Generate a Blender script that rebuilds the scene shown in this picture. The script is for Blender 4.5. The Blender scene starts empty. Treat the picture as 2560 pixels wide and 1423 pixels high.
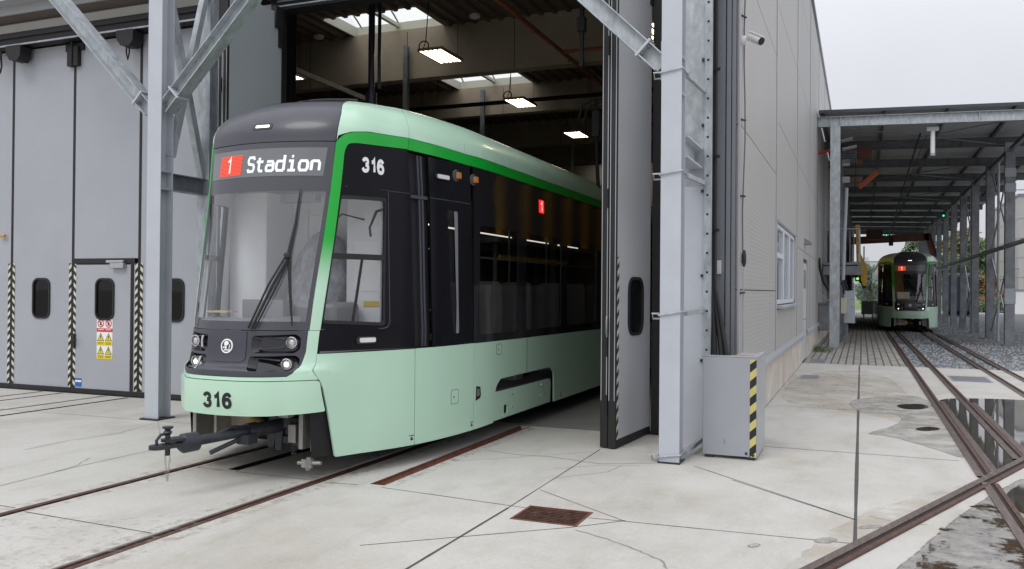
import bpy, bmesh, math, random
from mathutils import Vector, Matrix
from mathutils.geometry import tessellate_polygon
R = math.radians
rnd = random.Random(7)
C = bpy.context.scene.collection
SC = bpy.context.scene

# ------------------------------------------------------------------ camera
F, IW, IH, CAMH = 2146.0, 2560.0, 1423.0, 1.64
def _axes():
    y = Vector(((2153 - IW/2)/F, (734 - IH/2)/F, 1.0)).normalized()
    up = Vector((math.sin(.0053), -math.cos(.0053), 0)); up = (up - y*up.dot(y)).normalized()
    return y.cross(up), y, up
AX, AY, AZ = _axes()                       # world axes seen from the camera
cam = bpy.data.cameras.new('camera'); cam.sensor_width = 36; cam.lens = F/IW*36
cam.clip_end = 2000; cam.clip_start = .05
co = bpy.data.objects.new('camera', cam); C.objects.link(co)
_m = Matrix(((AX.x, -AX.y, -AX.z), (AY.x, -AY.y, -AY.z), (AZ.x, -AZ.y, -AZ.z))).to_4x4()
co.matrix_world = Matrix.Translation((0, 0, CAMH)) @ _m
SC.camera = co
def ray(u, v):
    d = Vector(((u-IW/2)/F, (v-IH/2)/F, 1)); return Vector((AX.dot(d), AY.dot(d), AZ.dot(d)))
def gr(u, v, z=0.0):
    r = ray(u, v); t = (z-CAMH)/r.z; return Vector((r.x*t, r.y*t, z))
def at(u, v, Y):
    r = ray(u, v); t = Y/r.y; return Vector((r.x*t, Y, CAMH+r.z*t))

# ------------------------------------------------------------------ sky and sun (overcast)
SUN_EL, SUN_AZ = R(52), R(198)
W = bpy.data.worlds.new('World'); SC.world = W; W.use_nodes = True
nt = W.node_tree; N = nt.nodes; L = nt.links
bg = N['Background']; bg.inputs['Strength'].default_value = 0.1
sky = N.new('ShaderNodeTexSky'); sky.sky_type = 'NISHITA'; sky.sun_disc = False
sky.sun_elevation = SUN_EL; sky.sun_rotation = SUN_AZ
tc = N.new('ShaderNodeTexCoord'); sp = N.new('ShaderNodeSeparateXYZ'); L.new(tc.outputs['Generated'], sp.inputs[0])
mr = N.new('ShaderNodeMapRange'); mr.inputs[1].default_value = 0.0; mr.inputs[2].default_value = 1.0
mr.inputs[3].default_value = 6.3; mr.inputs[4].default_value = 17.0
L.new(sp.outputs['Z'], mr.inputs[0])
no = N.new('ShaderNodeTexNoise'); no.inputs['Scale'].default_value = 2.2; no.inputs['Detail'].default_value = 4
L.new(tc.outputs['Generated'], no.inputs[0])
mv = N.new('ShaderNodeMapRange'); mv.inputs[3].default_value = .80; mv.inputs[4].default_value = 1.16; L.new(no.outputs[0], mv.inputs[0])
mm = N.new('ShaderNodeMath'); mm.operation = 'MULTIPLY'; L.new(mr.outputs[0], mm.inputs[0]); L.new(mv.outputs[0], mm.inputs[1])
vm = N.new('ShaderNodeVectorMath'); vm.operation = 'SCALE'; vm.inputs[0].default_value = (.975, .985, 1.055); L.new(mm.outputs[0], vm.inputs['Scale'])
mx = N.new('ShaderNodeMixRGB'); mx.inputs[0].default_value = .94; L.new(sky.outputs[0], mx.inputs[1]); L.new(vm.outputs[0], mx.inputs[2])
L.new(mx.outputs[0], bg.inputs['Color'])
sl = bpy.data.lights.new('sun', 'SUN'); sl.energy = 1.1; sl.angle = R(25); sl.color = (1, .97, .92)
so = bpy.data.objects.new('sun', sl); C.objects.link(so)
sd = Vector((math.cos(SUN_EL)*math.sin(SUN_AZ), math.cos(SUN_EL)*math.cos(SUN_AZ), math.sin(SUN_EL)))
so.rotation_euler = sd.to_track_quat('Z', 'Y').to_euler()
SC.view_settings.view_transform = 'Standard'; SC.view_settings.look = 'None'
SC.view_settings.exposure = 0.0; SC.view_settings.gamma = 1.0
SC.render.engine = 'CYCLES'; SC.cycles.max_bounces = 8; SC.cycles.transparent_max_bounces = 12
SC.cycles.use_denoising = True; SC.cycles.sample_clamp_indirect = 6

# ------------------------------------------------------------------ materials
def mat(name, col, rough=.5, metal=0.0, var=0.0, scale=3.0, bump=0.0, bscale=40.0, rvar=0.0, emit=None, coat=0.0, col2=None, spec=.5, stretch=None, detail=5):
    m = bpy.data.materials.new(name); m.use_nodes = True
    n = m.node_tree.nodes; l = m.node_tree.links; b = n['Principled BSDF']
    b.inputs['Base Color'].default_value = (*col, 1); b.inputs['Roughness'].default_value = rough
    b.inputs['Metallic'].default_value = metal; b.inputs['Specular IOR Level'].default_value = spec
    if coat: b.inputs['Coat Weight'].default_value = coat; b.inputs['Coat Roughness'].default_value = .04
    if emit: b.inputs['Emission Color'].default_value = (*emit[:3], 1); b.inputs['Emission Strength'].default_value = emit[3]
    if var or rvar or bump:
        t = n.new('ShaderNodeTexCoord'); mp = n.new('ShaderNodeMapping'); l.new(t.outputs['Object'], mp.inputs[0])
        if stretch: mp.inputs['Scale'].default_value = stretch
    if var or rvar:
        x = n.new('ShaderNodeTexNoise'); x.inputs['Scale'].default_value = scale; x.inputs['Detail'].default_value = detail; x.inputs['Roughness'].default_value = .65
        l.new(mp.outputs[0], x.inputs[0])
        if var:
            r = n.new('ShaderNodeValToRGB'); c2 = col2 or tuple(max(0, c*(1-var)) for c in col)
            r.color_ramp.elements[0].position = .32; r.color_ramp.elements[1].position = .68
            r.color_ramp.elements[0].color = (*c2, 1); r.color_ramp.elements[1].color = (*(col if col2 else tuple(min(1, c*(1+var*.5)) for c in col)), 1)
            l.new(x.outputs[0], r.inputs[0]); l.new(r.outputs[0], b.inputs['Base Color'])
        if rvar:
            q = n.new('ShaderNodeMapRange'); q.inputs[3].default_value = max(0, rough-rvar); q.inputs[4].default_value = min(1, rough+rvar)
            l.new(x.outputs[0], q.inputs[0]); l.new(q.outputs[0], b.inputs['Roughness'])
    if bump:
        y = n.new('ShaderNodeTexNoise'); y.inputs['Scale'].default_value = bscale; y.inputs['Detail'].default_value = 4
        l.new(mp.outputs[0], y.inputs[0])
        z = n.new('ShaderNodeBump'); z.inputs['Strength'].default_value = bump; z.inputs['Distance'].default_value = .02
        l.new(y.outputs[0], z.inputs['Height']); l.new(z.outputs[0], b.inputs['Normal'])
    return m
def glass(name, tint, rough=.01, f0=.045):
    m = bpy.data.materials.new(name); m.use_nodes = True; n = m.node_tree.nodes; l = m.node_tree.links
    n.remove(n['Principled BSDF']); o = n['Material Output']
    t = n.new('ShaderNodeBsdfTransparent'); t.inputs[0].default_value = (*tint, 1)
    g = n.new('ShaderNodeBsdfGlossy'); g.inputs['Roughness'].default_value = rough; g.inputs[0].default_value = (1, 1, 1, 1)
    f = n.new('ShaderNodeLayerWeight'); p = n.new('ShaderNodeMath'); p.operation = 'POWER'; p.inputs[1].default_value = 5; l.new(f.outputs['Facing'], p.inputs[0])
    r = n.new('ShaderNodeMapRange'); r.inputs[3].default_value = f0; l.new(p.outputs[0], r.inputs[0])
    f.inputs[0].default_value = .5
    x = n.new('ShaderNodeMixShader'); l.new(r.outputs[0], x.inputs[0]); l.new(t.outputs[0], x.inputs[1]); l.new(g.outputs[0], x.inputs[2]); l.new(x.outputs[0], o.inputs[0])
    return m
def emis(name, col, s):
    return mat(name, (.02, .02, .02), .4, emit=(*col, s))

MINT = mat('mint_paint', (.485, .705, .545), .28, rvar=.04, scale=.5, coat=.35)
GREEN = mat('green_paint', (.0, .38, .03), .3, coat=.12, var=.03, scale=1)
CHAR = mat('charcoal_paint', (.043, .044, .058), .38, var=.05, scale=2, rvar=.06, coat=.15)
BLACK = mat('black_gloss', (.010, .010, .013), .08, rvar=.03, scale=1.5, spec=.75)
PANEL = mat('black_panel', (.008, .008, .011), .16, rvar=.05, scale=1.2, spec=.14)
RUB = mat('black_rubber', (.012, .012, .013), .6, var=.2, scale=9)
DARK = mat('dark_recess', (.008, .008, .009), .8)
IRON = mat('dark_iron', (.035, .04, .048), .42, metal=.3, var=.3, scale=14, bump=.15, bscale=60)
STEEL = mat('steel_parts', (.36, .35, .33), .45, metal=.6, var=.25, scale=9)
CHROME = mat('chrome', (.75, .75, .76), .12, metal=1)
LAMPRIM = mat('lamp_reflector', (.7, .7, .7), .18, metal=.9)
LAMPON = emis('lamp_lit', (1, .97, .86), 2.2)
WHITE = mat('white_plastic', (.72, .72, .72), .4, var=.04, scale=4)
GREYIN = mat('cab_grey', (.70, .71, .73), .55, var=.05, scale=2)
DASH = mat('dashboard_grey', (.17, .175, .185), .5, var=.08, scale=5)
PLAST = mat('plastic_wrap', (.26, .26, .28), .25, var=.5, scale=9, bump=1.0, bscale=9, stretch=(1, 1, .6))
SEATC = mat('seat_cloth', (.36, .35, .34), .5)
SEATM = mat('seat_grey', (.12, .12, .14), .6, var=.1, scale=5)
LETW = mat('white_lettering', (.85, .85, .85), .4)
LETB = mat('black_lettering', (.008, .01, .01), .4)
LEDW = emis('led_white', (.93, 1, 1), 1.02)
LEDR = mat('led_red', (.3, .02, .01), .4, emit=(1, .085, .03, .85))
LEDR2 = mat('led_scarlet', (.3, .0, .0), .4, emit=(1, .02, .02, 1.3))
SIGNG = mat('sign_glass', (.16, .165, .175), .16, var=.12, scale=1.4)
BANDG = mat('windscreen_band', (.062, .062, .074), .14, rvar=.04)
FROST = mat('frosted_strip', (.20, .205, .23), .35)
AMBER = mat('amber_lens', (.55, .22, .07), .3)
HEADON = emis('headlight_lit', (1, .97, .82), 3.0)
CLEAR = mat('clear_lens', (.46, .47, .46), .06, var=.6, scale=45, spec=.9, bump=.9, bscale=60)
DISC = mat('lamp_base', (.06, .07, .08), .45, var=.3, scale=60)
GLASSW = glass('windscreen_glass', (.97, .98, .98), f0=.11)
GLASSC = glass('cab_side_glass', (.97, .98, .98))
GLASSP = glass('tinted_glass', (.55, .54, .53), f0=.085)
GLASSG = glass('gate_glass', (.12, .13, .14), .02)
GOLD = mat('yellow_sphere_paint', (.78, .55, .14), .35, metal=.15, var=.15, scale=10)
CONC = None
def concrete():
    m = bpy.data.materials.new('apron_concrete'); m.use_nodes = True; n = m.node_tree.nodes; l = m.node_tree.links; b = n['Principled BSDF']
    t = n.new('ShaderNodeTexCoord')
    def noise(sc, det=5, ro=.6, st=None):
        x = n.new('ShaderNodeTexNoise'); x.inputs['Scale'].default_value = sc; x.inputs['Detail'].default_value = det; x.inputs['Roughness'].default_value = ro
        if st:
            mp = n.new('ShaderNodeMapping'); mp.inputs['Scale'].default_value = st; l.new(t.outputs['Object'], mp.inputs[0]); l.new(mp.outputs[0], x.inputs[0])
        else: l.new(t.outputs['Object'], x.inputs[0])
        return x
    def ramp(src, p0, c0, p1, c1):
        r = n.new('ShaderNodeValToRGB'); e = r.color_ramp.elements
        e[0].position = p0; e[0].color = (*c0, 1); e[1].position = p1; e[1].color = (*c1, 1); l.new(src.outputs[0], r.inputs[0]); return r
    def mul(a, c, f=1.0):
        x = n.new('ShaderNodeMixRGB'); x.blend_type = 'MULTIPLY'; x.inputs[0].default_value = f; l.new(a.outputs[0], x.inputs[1]); l.new(c.outputs[0], x.inputs[2]); return x
    base = ramp(noise(.55, 6), .3, (.465, .455, .42), .7, (.555, .545, .51))
    stain = ramp(noise(.33, 8, .7), .36, (.80, .76, .70), .52, (1, 1, 1))
    streak = ramp(noise(2.4, 6, .7, (1, .35, 1)), .33, (.86, .85, .83), .5, (1, 1, 1))
    fine = ramp(noise(38, 4, .7), .3, (.88, .88, .87), .62, (1.03, 1.03, 1.03))
    speck = ramp(noise(90, 2, .5), .26, (.55, .53, .50), .33, (1, 1, 1))
    c = mul(mul(mul(mul(base, stain, .75), streak, .8), fine, .8), speck, .55)
    l.new(c.outputs[0], b.inputs['Base Color'])
    q = ramp(noise(.5, 5), .35, (.62,)*3, .7, (.85,)*3); l.new(q.outputs[0], b.inputs['Roughness'])
    bp = n.new('ShaderNodeBump'); bp.inputs['Strength'].default_value = .25; bp.inputs['Distance'].default_value = .01
    l.new(noise(70, 5, .7).outputs[0], bp.inputs['Height']); l.new(bp.outputs[0], b.inputs['Normal'])
    return m
CONC = concrete()
JOINT = mat('joint_filler', (.075, .072, .068), .8, var=.3, scale=6)
CRACK = mat('crack_line', (.24, .235, .22), .9)
RUST = mat('rusty_rail', (.105, .052, .036), .55, var=.55, scale=16, bump=.5, bscale=45, rvar=.15, metal=.25)
RUSTB = mat('rusty_channel', (.17, .062, .038), .8, var=.45, scale=12, bump=.5, bscale=30)
RAILTOP = mat('rail_head', (.20, .155, .135), .36, metal=.6, var=.35, scale=7, stretch=(6, .6, 1), rvar=.1)
DIRT = mat('groove_dirt', (.035, .024, .018), .9, var=.5, scale=30, bump=.6, bscale=70)
GATE = mat('gate_panel', (.375, .388, .425), .42, var=.06, scale=1.1, rvar=.06, bump=.03, bscale=3)
LEAFDIM = mat('dimmed_leaf_paint', (.34, .36, .39), .42, var=.035, scale=.9, rvar=.06)  # darker copy of the gate paint, shade put into the left leaves' colour
LEAFLIT = mat('brightened_leaf_paint', (.50, .505, .52), .42, var=.035, scale=.9, rvar=.06)  # gate paint lightened to make up for the shaded nook at the right
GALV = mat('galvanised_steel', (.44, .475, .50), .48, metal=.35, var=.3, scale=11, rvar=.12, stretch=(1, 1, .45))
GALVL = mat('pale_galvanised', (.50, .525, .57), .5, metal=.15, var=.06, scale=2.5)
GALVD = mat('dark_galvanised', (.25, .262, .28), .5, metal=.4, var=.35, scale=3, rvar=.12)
CLAD = mat('grey_cladding', (.42, .415, .40), .5, metal=.1, var=.07, scale=2.2, rvar=.08, stretch=(1, 1, .12))
FLASH = mat('cladding_flashing', (.25, .265, .29), .4, metal=.3, var=.05, scale=1)
SILV = mat('silver_trim', (.42, .44, .46), .4, metal=.3, var=.06, scale=3)
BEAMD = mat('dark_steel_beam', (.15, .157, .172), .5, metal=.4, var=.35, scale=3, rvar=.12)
PLINTH = mat('rendered_plinth', (.62, .59, .53), .85, var=.25, scale=1.6, bump=.2, bscale=30, col2=(.46, .40, .33))
BOXP = mat('grey_steel_box', (.33, .345, .375), .42, var=.05, scale=2, rvar=.06)
HAZY = mat('hazard_yellow', (.55, .50, .17), .45, var=.1, scale=10)
HAZW = mat('hazard_cream', (.62, .62, .50), .45, var=.1, scale=10)
HAZB = mat('hazard_black', (.012, .012, .012), .5)
BEIGE = mat('beige_strip', (.74, .74, .70), .6, var=.06, scale=2)
BROWN = mat('brown_soffit', (.14, .115, .10), .6, var=.1, scale=2)
FASC = mat('grey_fascia', (.36, .37, .385), .5, var=.06, scale=1.5)
BEAMC = mat('hall_concrete', (.41, .335, .26), .8, var=.2, scale=.8, bump=.1, bscale=20)
DECK = mat('roof_deck_metal', (.17, .125, .105), .55, metal=.2, var=.1, scale=1)
FLOORH = mat('hall_floor_paint', (.25, .245, .235), .45, var=.15, scale=1.2)
HWALL = mat('hall_wall', (.22, .20, .185), .8, var=.15, scale=.8)
OXIDE = mat('oxide_pipe_paint', (.30, .085, .045), .5, var=.2, scale=5)
YEL = mat('yellow_paint', (.80, .46, .05), .45, var=.15, scale=3)
LUM = emis('hall_lamp_tubes', (1, .80, .52), 10.0)
LUMG = mat('lamp_housing', (.38, .33, .26), .5)
def sky_glazing():
    m = bpy.data.materials.new('skylight_glazing'); m.use_nodes = True; n = m.node_tree.nodes; l = m.node_tree.links
    n.remove(n['Principled BSDF']); a = n.new('ShaderNodeBsdfTranslucent'); a.inputs[0].default_value = (.92, .93, .86, 1)
    b = n.new('ShaderNodeBsdfTransparent'); b.inputs[0].default_value = (.85, .88, .82, 1)
    x = n.new('ShaderNodeMixShader'); x.inputs[0].default_value = .45; l.new(a.outputs[0], x.inputs[1]); l.new(b.outputs[0], x.inputs[2]); l.new(x.outputs[0], n['Material Output'].inputs[0])
    return m
SKYG = sky_glazing()
ORANGE = mat('orange_paint', (.62, .12, .03), .5, var=.1, scale=6)
RED = mat('red_paint', (.55, .03, .03), .5)
CREAM = mat('cream_box', (.60, .58, .44), .5)
PALEBOX = mat('pale_cabinet', (.42, .46, .50), .45, var=.04, scale=3)
ROOFC = mat('canopy_sheet', (.56, .565, .575), .5, metal=.2, var=.12, scale=1.2)
BARK = mat('bark', (.09, .07, .05), .9, var=.3, scale=8)
def leafm(n, c): return mat(n, c, .7, var=.45, scale=1.3)
LEAFG = leafm('leaf_green', (.11, .17, .075)); LEAFY = leafm('leaf_yellow', (.24, .20, .06)); LEAFO = leafm('leaf_orange', (.38, .13, .04)); LEAFP = leafm('leaf_blue_green', (.14, .20, .15))
GRASS = mat('grass_green', (.15, .24, .06), .9, var=.4, scale=4, bump=.5, bscale=30)
ASPH = mat('asphalt', (.30, .30, .295), .9, var=.15, scale=3)
SOIL = mat('yard_ground', (.22, .21, .19), .95, var=.2, scale=1)
BLOCKW = mat('apartment_wall', (.52, .53, .57), .8, var=.05, scale=.3)
BLOCKG = mat('apartment_glass', (.22, .24, .28), .2)

def ragged(m, sc, lo, hi):
    # the film breaks up where it thins out
    n = m.node_tree.nodes; l = m.node_tree.links; o = n['Material Output']; b = n['Principled BSDF']; t = n.new('ShaderNodeTexCoord')
    x = n.new('ShaderNodeTexNoise'); x.inputs['Scale'].default_value = sc; x.inputs['Detail'].default_value = 9; x.inputs['Roughness'].default_value = .7; l.new(t.outputs['Object'], x.inputs[0])
    r = n.new('ShaderNodeMapRange'); r.inputs[1].default_value = lo; r.inputs[2].default_value = hi; l.new(x.outputs[0], r.inputs[0])
    q = n.new('ShaderNodeBsdfTransparent'); s = n.new('ShaderNodeMixShader'); l.new(r.outputs[0], s.inputs[0]); l.new(q.outputs[0], s.inputs[1]); l.new(b.outputs[0], s.inputs[2]); l.new(s.outputs[0], o.inputs[0]); return m
def damp():
    m = mat('damp_concrete', (.425, .41, .375), .40, var=.22, scale=2.5, rvar=.22)
    return ragged(m, 3.0, .30, .52)
DAMP = damp()
DAMPE = ragged(mat('damp_rim', (.24, .20, .165), .6), 5.0, .40, .62)
WATER = ragged(mat('puddle_water', (.06, .052, .042), .03, spec=.9), 1.7, .33, .37)
MUD = ragged(mat('brown_mud_water', (.085, .058, .034), .06, var=.4, scale=9, rvar=.06, spec=.8), 2.3, .50, .56)
def gravelm():
    m = bpy.data.materials.new('ballast'); m.use_nodes = True; n = m.node_tree.nodes; l = m.node_tree.links; b = n['Principled BSDF']
    t = n.new('ShaderNodeTexCoord'); v = n.new('ShaderNodeTexVoronoi'); v.inputs['Scale'].default_value = 22; l.new(t.outputs['Object'], v.inputs[0])
    r = n.new('ShaderNodeValToRGB'); r.color_ramp.elements[0].color = (.17, .185, .20, 1); r.color_ramp.elements[1].color = (.42, .44, .455, 1)
    s = n.new('ShaderNodeSeparateColor'); l.new(v.outputs['Color'], s.inputs[0]); l.new(s.outputs[0], r.inputs[0])
    d = n.new('ShaderNodeMapRange'); d.inputs[1].default_value = .0; d.inputs[2].default_value = .7; d.inputs[3].default_value = 1.1; d.inputs[4].default_value = .35; l.new(v.outputs['Distance'], d.inputs[0])
    x = n.new('ShaderNodeVectorMath'); x.operation = 'SCALE'; l.new(r.outputs[0], x.inputs[0]); l.new(d.outputs[0], x.inputs['Scale']); l.new(x.outputs[0], b.inputs['Base Color'])
    bp = n.new('ShaderNodeBump'); bp.inputs['Strength'].default_value = 1; bp.inputs['Distance'].default_value = .05; bp.invert = True; l.new(v.outputs['Distance'], bp.inputs['Height']); l.new(bp.outputs[0], b.inputs['Normal'])
    b.inputs['Roughness'].default_value = .9; return m
BALLAST = gravelm()
def paverm():
    m = bpy.data.materials.new('block_pavers'); m.use_nodes = True; n = m.node_tree.nodes; l = m.node_tree.links; b = n['Principled BSDF']
    t = n.new('ShaderNodeTexCoord'); mp = n.new('ShaderNodeMapping'); mp.inputs['Rotation'].default_value = (0, 0, R(90)); mp.inputs['Scale'].default_value = (1, .36, 1); l.new(t.outputs['Object'], mp.inputs[0])
    k = n.new('ShaderNodeTexBrick'); k.inputs['Scale'].default_value = 1; k.inputs['Brick Width'].default_value = .13; k.inputs['Row Height'].default_value = .165; k.inputs['Mortar Size'].default_value = .018
    k.inputs['Color1'].default_value = (.46, .435, .39, 1); k.inputs['Color2'].default_value = (.33, .315, .29, 1); k.inputs['Mortar'].default_value = (.09, .085, .075, 1)
    l.new(mp.outputs[0], k.inputs[0]); l.new(k.outputs[0], b.inputs['Base Color'])
    bp = n.new('ShaderNodeBump'); bp.inputs['Strength'].default_value = .6; bp.inputs['Distance'].default_value = .01; bp.invert = True; l.new(k.outputs['Fac'], bp.inputs['Height']); l.new(bp.outputs[0], b.inputs['Normal'])
    b.inputs['Roughness'].default_value = .85; return m
PAVER = paverm()
def ribbed():
    m = mat('ribbed_cladding', (.42, .415, .40), .5, metal=.1, var=.04, scale=.5)
    n = m.node_tree.nodes; l = m.node_tree.links; b = n['Principled BSDF']
    t = n.new('ShaderNodeTexCoord'); w = n.new('ShaderNodeTexWave'); w.bands_direction = 'Z'; w.inputs['Scale'].default_value = 6.0
    l.new(t.outputs['Object'], w.inputs[0]); bp = n.new('ShaderNodeBump'); bp.inputs['Strength'].default_value = .12; bp.inputs['Distance'].default_value = .01
    l.new(w.outputs[0], bp.inputs['Height']); l.new(bp.outputs[0], b.inputs['Normal']); return m
RIBC = ribbed()
def fade():
    # the paint itself fades from green to mint down the pillar
    m = mat('green_to_mint_paint', (.0, .38, .03), .3, coat=.12); n = m.node_tree.nodes; l = m.node_tree.links; b = n['Principled BSDF']
    t = n.new('ShaderNodeTexCoord'); s = n.new('ShaderNodeSeparateXYZ'); l.new(t.outputs['Object'], s.inputs[0])
    r = n.new('ShaderNodeMapRange'); r.interpolation_type = 'SMOOTHSTEP'; r.inputs[1].default_value = 1.62; r.inputs[2].default_value = 2.12; l.new(s.outputs['Z'], r.inputs[0])
    x = n.new('ShaderNodeMixRGB'); x.inputs[1].default_value = (.485, .705, .545, 1); x.inputs[2].default_value = (0, .38, .03, 1); l.new(r.outputs[0], x.inputs[0]); l.new(x.outputs[0], b.inputs['Base Color']); return m
FADE = fade()

# ------------------------------------------------------------------ mesh helpers
def link(name, me, mats, parent=None, smooth=False, ang=35, kind=None):
    for m in (mats if isinstance(mats, (list, tuple)) else [mats]): me.materials.append(m)
    o = bpy.data.objects.new(name, me); C.objects.link(o)
    if parent is not None:
        o.parent = parent; p = parent; t = Vector((0, 0, 0))
        while p is not None: t += p.location if p.parent is None else Vector((0, 0, 0)); p = p.parent
        if parent.parent is None: o.matrix_parent_inverse = Matrix.Translation(-parent.location)
    if smooth:
        for p in me.polygons: p.use_smooth = True
        me.set_sharp_from_angle(angle=R(ang))
    if kind: o['kind'] = kind
    return o
class MB:
    def __init__(s): s.v = []; s.f = []; s.mi = []; s.m = 0
    def poly(s, pts, flip=False):
        i = len(s.v); s.v += [tuple(p) for p in pts]; r = list(range(i, i+len(pts)))
        s.f.append(r[::-1] if flip else r); s.mi.append(s.m)
    def grid(s, rows, closed=False):
        i = len(s.v); n = len(rows[0])
        for r in rows: s.v += [tuple(p) for p in r]
        for a in range(len(rows)-1):
            for b in range(n if closed else n-1):
                c = (b+1) % n; s.f.append([i+a*n+b, i+a*n+c, i+(a+1)*n+c, i+(a+1)*n+b]); s.mi.append(s.m)
    def box(s, x0, x1, y0, y1, z0, z1):
        x0, x1 = sorted((x0, x1)); y0, y1 = sorted((y0, y1)); z0, z1 = sorted((z0, z1))
        i = len(s.v); s.v += [(x, y, z) for z in (z0, z1) for y in (y0, y1) for x in (x0, x1)]
        for q in ((0, 2, 3, 1), (4, 5, 7, 6), (0, 1, 5, 4), (2, 6, 7, 3), (0, 4, 6, 2), (1, 3, 7, 5)): s.f.append([i+k for k in q]); s.mi.append(s.m)
        return s
    def beam(s, p, q, prof, up=(0, 0, 1)):
        p = Vector(p); q = Vector(q); w = (q-p).normalized(); u = Vector(up); a = w.cross(u)
        if a.length < 1e-4: a = w.cross(Vector((0, 1, 0)))
        a.normalize(); b = a.cross(w)
        r0 = [p + a*x + b*y for x, y in prof]; r1 = [q + a*x + b*y for x, y in prof]
        s.grid([r0, r1], True); s.poly(r0, False); s.poly(r1, True); return s
    def tube(s, pts, r, n=8, close=False):
        pts = [Vector(p) for p in pts]; rows = []; m = len(pts); prev = None
        for i, p in enumerate(pts):
            if close: d = pts[(i+1) % m]-pts[i-1]
            else: d = pts[min(i+1, m-1)]-pts[max(i-1, 0)]
            d.normalize(); ref = prev if prev is not None else (Vector((0, 0, 1)) if abs(d.z) < .9 else Vector((1, 0, 0)))
            a = (ref - d*ref.dot(d))
            if a.length < 1e-5: a = d.orthogonal()
            a.normalize(); prev = a; b = d.cross(a); rr = r[i] if isinstance(r, (list, tuple)) else r
            rows.append([p + (a*math.cos(t)+b*math.sin(t))*rr for t in [2*math.pi*k/n for k in range(n)]])
        if close: rows.append(rows[0])
        s.grid(rows, True)
        if not close: s.poly(rows[0], False); s.poly(rows[-1], True)
        return s
    def lathe(s, o, ax, prof, n=20):
        o = Vector(o); ax = Vector(ax).normalized(); a = ax.orthogonal().normalized(); b = ax.cross(a)
        rows = [[o + ax*h + (a*math.cos(t)+b*math.sin(t))*max(r, 1e-4) for t in [2*math.pi*k/n for k in range(n)]] for h, r in prof]
        s.grid(rows, True); s.poly(rows[0], False); s.poly(rows[-1], True); return s
    def prism(s, pts, d):
        d = Vector(d); a = [Vector(p) for p in pts]; b = [p+d for p in a]
        s.poly(a, True); s.poly(b); s.grid([a+[a[0]], b+[b[0]]]); return s
    def build(s, name, mats, parent=None, smooth=False, ang=35, bevel=0, kind=None):
        me = bpy.data.meshes.new(name); me.from_pydata(s.v, [], s.f)
        bm = bmesh.new(); bm.from_mesh(me)
        for f, k in zip(bm.faces, s.mi): f.material_index = k
        bmesh.ops.recalc_face_normals(bm, faces=bm.faces); bm.to_mesh(me); bm.free()
        o = link(name, me, mats, parent, smooth or bevel > 0, ang, kind)
        if bevel:
            md = o.modifiers.new('bevel', 'BEVEL'); md.width = bevel; md.segments = 2; md.limit_method = 'ANGLE'; md.angle_limit = R(40)
        return o
def thing(name, label, cat, loc, group=None):
    o = bpy.data.objects.new(name, None); C.objects.link(o); o.location = loc; o.empty_display_size = .2
    o['label'] = label; o['category'] = cat
    if group: o['group'] = group
    return o
def tag(o, label, cat, group=None):
    o['label'] = label; o['category'] = cat
    if group: o['group'] = group
    return o
def I(h, b, tf=.012, tw=.009):        # I section: h along the "up" axis, b across
    H = h/2; B = b/2; t = tw/2
    return [(-B, -H), (B, -H), (B, -H+tf), (t, -H+tf), (t, H-tf), (B, H-tf), (B, H), (-B, H), (-B, H-tf), (-t, H-tf), (-t, -H+tf), (-B, -H+tf)]
def rect(w, h): return [(-w/2, -h/2), (w/2, -h/2), (w/2, h/2), (-w/2, h/2)]
def rr(x0, y0, x1, y1, r, n=4):
    o = []
    for cx, cy, a0 in ((x1-r, y1-r, 0), (x0+r, y1-r, 90), (x0+r, y0+r, 180), (x1-r, y0+r, 270)):
        for k in range(n+1):
            a = R(a0+90*k/n); o.append((cx+r*math.cos(a), cy+r*math.sin(a)))
    return o[::-1]
def rounded(pts, r, n=4):
    o = []; m = len(pts)
    for i, p in enumerate(pts):
        rad = r[i] if isinstance(r, (list, tuple)) else r
        p = Vector(p); a = Vector(pts[i-1])-p; b = Vector(pts[(i+1) % m])-p
        if rad <= 0: o.append(tuple(p)); continue
        t = min(rad, a.length*.49, b.length*.49); p0 = p+a.normalized()*t; p1 = p+b.normalized()*t
        for k in range(n+1):
            u = k/n; q = p0*(1-u)**2+p*2*u*(1-u)+p1*u*u; o.append(tuple(q))
    return o
def hazard(mb, o, u, v, w, h, pitch=.12, mY=0, mB=1, lift=(0, 0, 0), flip=1):
    o = Vector(o); u = Vector(u); v = Vector(v); l = Vector(lift)
    mb.m = mY; mb.poly([o, o+u*w, o+u*w+v*h, o+v*h]); mb.m = mB; z = 0
    while z < h:
        a0, a1 = z, min(z+pitch*.5, h); s = w*.9*flip
        c = lambda q: max(0, min(h, q))
        mb.poly([o+l+v*c(a0), o+l+u*w+v*c(a0+s), o+l+u*w+v*c(a1+s), o+l+v*c(a1)]); z += pitch
    mb.m = 0
def sheet(name, outer, holes, z, depth, m, kind='structure'):
    polys = [[Vector((x, y, 0)) for x, y in p] for p in [outer]+holes]
    flat = [p for q in polys for p in q]; mb = MB()
    for t in tessellate_polygon(polys): mb.poly([(flat[i].x, flat[i].y, z) for i in t])
    for h in holes:
        for i in range(len(h)):
            a = h[i-1]; b = h[i]; mb.poly([(a[0], a[1], z), (b[0], b[1], z), (b[0], b[1], z-depth), (a[0], a[1], z-depth)])
    me = bpy.data.meshes.new(name); me.from_pydata(mb.v, [], mb.f)
    bm = bmesh.new(); bm.from_mesh(me); bmesh.ops.remove_doubles(bm, verts=bm.verts, dist=1e-5)
    for f in bm.faces:
        if abs(f.normal.z) > .5 and f.normal.z < 0: f.normal_flip()
    bm.to_mesh(me); bm.free()
    return link(name, me, m, kind=kind)
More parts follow.
